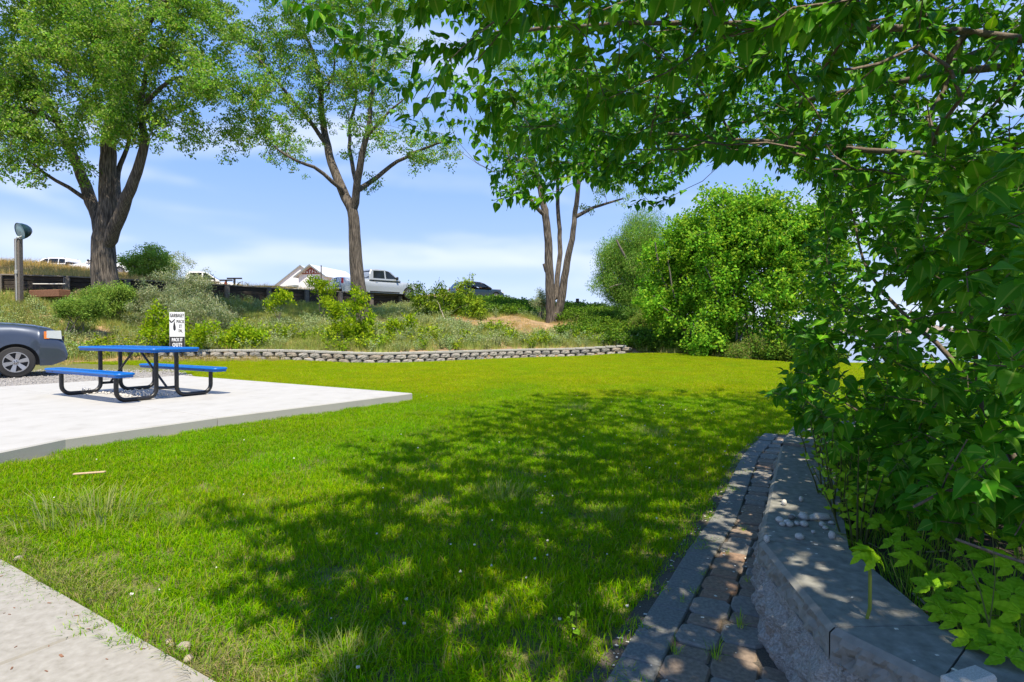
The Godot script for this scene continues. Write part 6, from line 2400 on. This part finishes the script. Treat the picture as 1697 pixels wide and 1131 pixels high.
	for s in [1.0, -1.0]:
		wheel(t, .25, s * 1.08, .34, .2, 5, M.rim_alloy)
	var tri := MB.new()
	tri.flat(Vector3(-1.35, 1.15, .30), Vector3(-1.55, .8, .30), Vector3(-1.15, .8, .30), Vector3.BACK)
	part("reflector", tri.mesh(), M.red_lens, t)

# ------------------------------------------------------------------ timber wall, lamp, buildings
func build_timber_wall() -> void:
	var t := thing("timber_wall", "dark old railway-timber retaining wall with square posts under the parking lot", "wall")
	var r := RandomNumberGenerator.new()
	r.seed = 91
	var line := [Vector2(-26.5, -23.3), Vector2(-24.5, -24.0), Vector2(-19.65, -26.0), Vector2(-8.5, -38.8), Vector2(-4.4, -42.6)]
	var total := length_of(line)
	var s := 0.0
	var top := 3.62
	while s < total - 1.0:
		var a := along(line, s)
		var b := along(line, minf(s + 2.3, total))
		var p: Vector2 = a[0]
		var q: Vector2 = b[0]
		var d := (q - p).normalized()
		var bs := Basis(Vector3(d.x, 0, d.y), Vector3.UP, Vector3(-d.y, 0, d.x))
		var len_ := p.distance_to(q)
		var m := (p + q) * .5
		var low := s < 2.2
		for k in (2 if low else 5):
			var mb := MB.new()
			mb.box(Transform3D(), Vector3(len_ - .015, .19, .2), .015)
			part("beam", mb.mesh(), M.old_timber, t, Transform3D(bs, Vector3(m.x, top - .18 - k * .2, m.y) + bs.z * r.randf_range(-.015, .015)))
		var cp := MB.new()
		cp.box(Transform3D(), Vector3(len_ - .01, .06, .34), .01)
		part("cap_board", cp.mesh(), M.cap_timber, t, Transform3D(bs, Vector3(m.x, top - .05, m.y) + bs.z * .02))
		var po := MB.new()
		po.box(Transform3D(), Vector3(.24, 1.0, .2), .015)
		part("post", po.mesh(), M.grey_timber, t, Transform3D(bs * Basis(Vector3.BACK, r.randf_range(-.03, .03)), Vector3(p.x, top - .6, p.y) + bs.z * .2))
		s += 2.3
	# brown box beam and pipe at the foot
	var g := MB.new()
	var c := at(82, 487, 24.4)
	g.box(Transform3D(), Vector3(1.75, .3, .5), .02)
	var o := part("timber_box", g.mesh(), M.rust_timber, self, Transform3D(Basis(Vector3.UP, -.3), c))
	tag(o, "rust-brown timber box at the foot of the dark wall by the lamp post", "box")
	var pp := MB.new()
	pp.tube(PackedVector3Array([at(54, 471, 24.55), at(108, 471, 25.1)]), PackedFloat32Array([.025, .025]), 8)
	tag(part("pale_pipe", pp.mesh(), M.conduit, self), "pale pipe fixed along the dark timbers by the lamp post", "pipe")

func build_lamp() -> void:
	var top := at(30, 396, 24.0)
	var base := Vector3(top.x, land(top.x, 24.0) - .1, top.z)
	var t := thing("lamp_post", "weathered wooden lamp post with a dark round floodlight head", "lamp post", base)
	var h := top.y - base.y
	var mb := MB.new()
	mb.box(Transform3D(Basis(Vector3.BACK, 0), Vector3(0, h * .5, 0)), Vector3(.21, h, .21), .015)
	part("post", mb.mesh(), M.grey_timber, t)
	var cd := MB.new()
	cd.tube(PackedVector3Array([Vector3(.0, .2, .13), Vector3(-.01, h * .5, .13), Vector3(.0, h - .1, .13), Vector3(.06, h + .04, .14)]), PackedFloat32Array([.025, .025, .025, .025]), 8)
	cd.box(Transform3D(Basis(), Vector3(0, h * .5, .13)), Vector3(.1, .16, .08), .01)
	part("conduit", cd.mesh(), M.conduit, t)
	# bowl-shaped head tilted towards the lawn
	var bowl := MB.new()
	var axis := Vector3(-.42, -.28, .86).normalized()
	var x := axis.cross(Vector3.UP).normalized()
	var y := x.cross(axis)
	var c := Vector3(.2, h + .32, .05)
	var prof := [[.02, -.34], [.14, -.30], [.24, -.20], [.31, -.06], [.34, .06], [.35, .09]]
	for k in prof.size() - 1:
		for i in 24:
			var f := func(p: Array, j: int) -> Vector3:
				var a := TAU * j / 24
				return c + (x * cos(a) + y * sin(a)) * p[0] + axis * p[1]
			var nn := func(j: int) -> Vector3:
				var a := TAU * j / 24
				return ((x * cos(a) + y * sin(a)) * (prof[k + 1][1] - prof[k][1]) - axis * (prof[k + 1][0] - prof[k][0])).normalized()
			bowl.squad(f.call(prof[k], i), f.call(prof[k], i + 1), f.call(prof[k + 1], i + 1), f.call(prof[k + 1], i), nn.call(i), nn.call(i + 1), nn.call(i + 1), nn.call(i))
	part("lamp_head", bowl.mesh(), M.lamp_teal, t)
	var ln := MB.new()
	for i in 24:
		var a0 := TAU * i / 24
		var a1 := TAU * (i + 1) / 24
		ln.flat(c + axis * .1, c + (x * cos(a0) + y * sin(a0)) * .33 + axis * .07, c + (x * cos(a1) + y * sin(a1)) * .33 + axis * .07, axis)
	part("lens", ln.mesh(), M.lamp_lens, t)
	var yk := MB.new()
	yk.tube(PackedVector3Array([Vector3(.05, h, .12), Vector3(.16, h + .06, .1), Vector3(.22, h + .14, .02)]), PackedFloat32Array([.03, .03, .03]), 8)
	part("bracket", yk.mesh(), M.conduit, t)

func gable_house(called: String, label: String, where: Vector3, turn: float, w: float, l: float, eave: float, ridge: float, over: float) -> Node3D:
	var t := thing(called, label, "building", where, turn)
	var mb := MB.new()
	var hw := w * .5
	for z in [0.0, -l]:
		var o := Vector3(0, 0, 1 if z == 0.0 else -1)
		mb.quad(Vector3(-hw, -3, z), Vector3(hw, -3, z), Vector3(hw, eave, z), Vector3(-hw, eave, z), o)
		mb.flat(Vector3(-hw, eave, z), Vector3(hw, eave, z), Vector3(0, ridge, z), o)
	for s in [-1.0, 1.0]:
		mb.quad(Vector3(hw * s, -3, 0), Vector3(hw * s, -3, -l), Vector3(hw * s, eave, -l), Vector3(hw * s, eave, 0), Vector3(s, 0, 0))
	part("wall", mb.mesh(), M.white_wall, t)
	for s in [-1.0, 1.0]:
		var rf := MB.new()
		var sl := (ridge - eave) / hw
		var a := Vector3(0, ridge + .08, over)
		var b := Vector3((hw + over) * s, eave - over * sl + .08, over)
		var dz := Vector3(0, 0, -l - over * 2)
		var dn := Vector3(0, -.1, 0)
		rf.quad(a, b, b + dz, a + dz, Vector3(s * sl, 1, 0))
		rf.quad(a + dn, b + dn, b + dn + dz, a + dn + dz, Vector3(0, -1, 0))
		rf.quad(b, b + dn, b + dn + dz, b + dz, Vector3(s, 0, 0))
		var roof := part("roof", rf.mesh(), M.roof_metal, t)
		var fa := MB.new()
		var out := Vector3(0, 0, .02)
		fa.quad(a + out + Vector3(0, .03, 0), b + out + Vector3(0, .03, 0), b + out + dn * 1.9, a + out + dn * 1.9, Vector3(0, 0, 1))
		part("barge_board", fa.mesh(), M.eave_grey, roof)
	return t

func build_buildings() -> void:
	var p := at(498, 486, 108.0)
	var big := gable_house("white_barn", "large white gabled building far behind the small signed shed", Vector3(p.x, p.y - .4, p.z), .08, 8.8, 16.0, 2.0, 5.6, .3)
	p = at(516, 488, 80.0)
	var sm := gable_house("white_shed", "small white shed with a red lettered gable board above the timber wall", Vector3(p.x, p.y - .3, p.z), -.22, 4.0, 9.0, 3.0, 4.35, .5)
	var bd := MB.new()
	bd.flat(Vector3(-1.55, 3.12, .06), Vector3(1.55, 3.12, .06), Vector3(0, 4.12, .06), Vector3.BACK)
	var board_ := part("gable_board", bd.mesh(), M.sign_red, sm)
	for k in 6:
		var g := MB.new()
		var x := -1.05 + k * .42
		var hh := .5 - absf(x) * .3
		g.box(Transform3D(Basis(Vector3.BACK, [.12, -.1, .05, -.2, .15, 0][k]), Vector3(x, 3.25 + hh * .5, .09)), Vector3(.09, hh, .02))
		g.box(Transform3D(Basis(), Vector3(x + .1, 3.25 + hh * [.8, .3, .9, .5, .2, .7][k], .09)), Vector3(.2, .08, .022))
		part("board_stroke", g.mesh(), M.sign_white, board_)
	var dr := MB.new()
	dr.box(Transform3D(Basis(), Vector3(.9, 1.2, .02)), Vector3(.8, 1.9, .08), .01)
	part("door", dr.mesh(), M.eave_grey, sm)
	var an := MB.new()
	an.box(Transform3D(Basis(Vector3.BACK, .1), Vector3(-3.2, 1.35, .2)), Vector3(2.3, .3, 1.0), .02)
	part("awning", an.mesh(), M.eave_grey, sm)
	p = at(532, 486, 60.0)
	var pole := MB.new()
	var tp := at(532, 440, 60.0)
	pole.tube(PackedVector3Array([Vector3(0, -1.5, 0), tp - p]), PackedFloat32Array([.07, .06]), 8)
	tag(part("utility_pole", pole.mesh(), M.old_timber, self, Transform3D(Basis(), p)), "thin dark pole standing in front of the white shed", "pole")
	# low white roof at the end of the lot
	p = at(838, 506, 70.0)
	gable_house("low_white_roof", "low white roofed structure peeping past the dark hatchback", Vector3(p.x - 2.6, p.y - 1.2, p.z), 1.45, 3.4, 7.0, 1.35, 1.85, .2)
	# a post with a box on the crest
	var b := at(957, 514, 37.0)
	b.y = shore(b.x, -b.z)
	var t := thing("bird_box_post", "thin post carrying a small dark box on the hill crest", "post", b)
	var mb := MB.new()
	var h := at(957, 497, 37.0).y - b.y
	mb.tube(PackedVector3Array([Vector3(0, -.1, 0), Vector3(0, h, 0)]), PackedFloat32Array([.035, .03]), 8)
	part("post", mb.mesh(), M.old_timber, t)
	var bx := MB.new()
	bx.box(Transform3D(Basis(), Vector3(0, h - .05, 0)), Vector3(.2, .24, .2), .02)
	part("box", bx.mesh(), M.black_paint, t)
	# stone drain edging on the shoulder
	for k in 6:
		var q := at(1012 + k * 9, 530 + k * 4.4, 31.0 - k * .35)
		q.y = shore(q.x, -q.z) + .1
		var st := pebble(900 + k, Vector3(.26, .12, .2))
		tag(part("shoulder_rock", st, M.far_block, self, Transform3D(Basis(Vector3.UP, k * 1.3), q)), "pale grey rock in the line down the hill's shoulder", "rock", "rocks down the hill shoulder")

# ------------------------------------------------------------------ sky
func sky_picture() -> ImageTexture:
	var w := 1024
	var h := 512
	var im := Image.create_empty(w, h, false, Image.FORMAT_RGBF)
	var f := FastNoiseLite.new()
	f.seed = 12
	f.frequency = 1.0
	f.fractal_octaves = 5
	f.fractal_gain = .5
	for j in h:
		var el := (0.5 - (j + .5) / h) * PI
		var y := sin(el)
		var base: Color
		if y >= 0.0:
			var k := pow(1.0 - y, 3.4)
			var k2 := pow(1.0 - y, 14.0)
			base = Color(lerpf(.12, .50, k), lerpf(.31, .665, k), lerpf(.82, .96, k))
			base = Color(lerpf(base.r, .72, k2), lerpf(base.g, .815, k2), lerpf(base.b, .98, k2))
		else:
			base = Color(.25, .24, .2)
		for i in w:
			var c := base
			if y > 0.0:
				var az := (i + .5) / w * TAU
				var d := Vector3(sin(az) * cos(el), y, -cos(az) * cos(el))
				# wisps stretched along the horizon
				var u := Vector3(d.x, d.y * 5.5, d.z) * 1.7
				var n := f.get_noise_3dv(u + Vector3(f.get_noise_3dv(u * .6) * .8, 0, 0)) * .5 + .5
				var veil := smoothstep(.44, .85, n) * .6 * smoothstep(.8, .25, y)
				c = c.lerp(Color(.86, .90, .97), veil)
			im.set_pixel(i, j, c)
	return ImageTexture.create_from_image(im)

# ------------------------------------------------------------------ scene
func _ready() -> void:
	rng.seed = 7
	stone_noise.seed = 3
	stone_noise.frequency = 9.0
	# camera
	var cam := Camera3D.new()
	cam.name = "camera"
	cam.position = Vector3(0, EYE, 0)
	cam.basis = cam_basis
	cam.fov = rad_to_deg(2.0 * atan(565.5 / FOCAL))
	cam.near = 0.05
	cam.far = 6000.0
	cam.current = true
	add_child(cam)
	# sky and exposure
	var env := Environment.new()
	env.background_mode = Environment.BG_SKY
	var sky := Sky.new()
	var pm := PanoramaSkyMaterial.new()
	pm.panorama = sky_picture()
	sky.sky_material = pm
	env.sky = sky
	env.background_energy_multiplier = SKY_ENERGY
	env.tonemap_mode = Environment.TONE_MAPPER_LINEAR
	env.tonemap_exposure = EXPOSURE
	env.sdfgi_enabled = true
	env.ssao_enabled = true
	env.ssil_enabled = true
	var we := WorldEnvironment.new()
	we.name = "world_environment"
	we.environment = env
	add_child(we)
	# sun, high behind the camera
	var sun := DirectionalLight3D.new()
	sun.name = "sun"
	sun.light_energy = SUN_ENERGY
	sun.light_color = Color(1.0, 0.955, 0.87)
	sun.light_angular_distance = 0.53
	sun.shadow_enabled = true
	add_child(sun)
	sun.look_at_from_position(Vector3.ZERO, SUN_TRAVEL, Vector3.UP)
	make_materials()
	make_outlines()
	build_ground()
	build_path()
	build_garden_wall()
	build_far_wall()
	build_timber_wall()
	build_buildings()
	build_lamp()
	build_vehicles()
	build_table()
	build_sign()
	build_trees()
	build_bushes()
	build_lawn()
	build_hill_growth()
	build_poplar()
	build_thicket()
	build_wall_plants()
	build_stones()

const SKY_ENERGY := 0.68
const SUN_ENERGY := 1.4
const EXPOSURE := 1.9
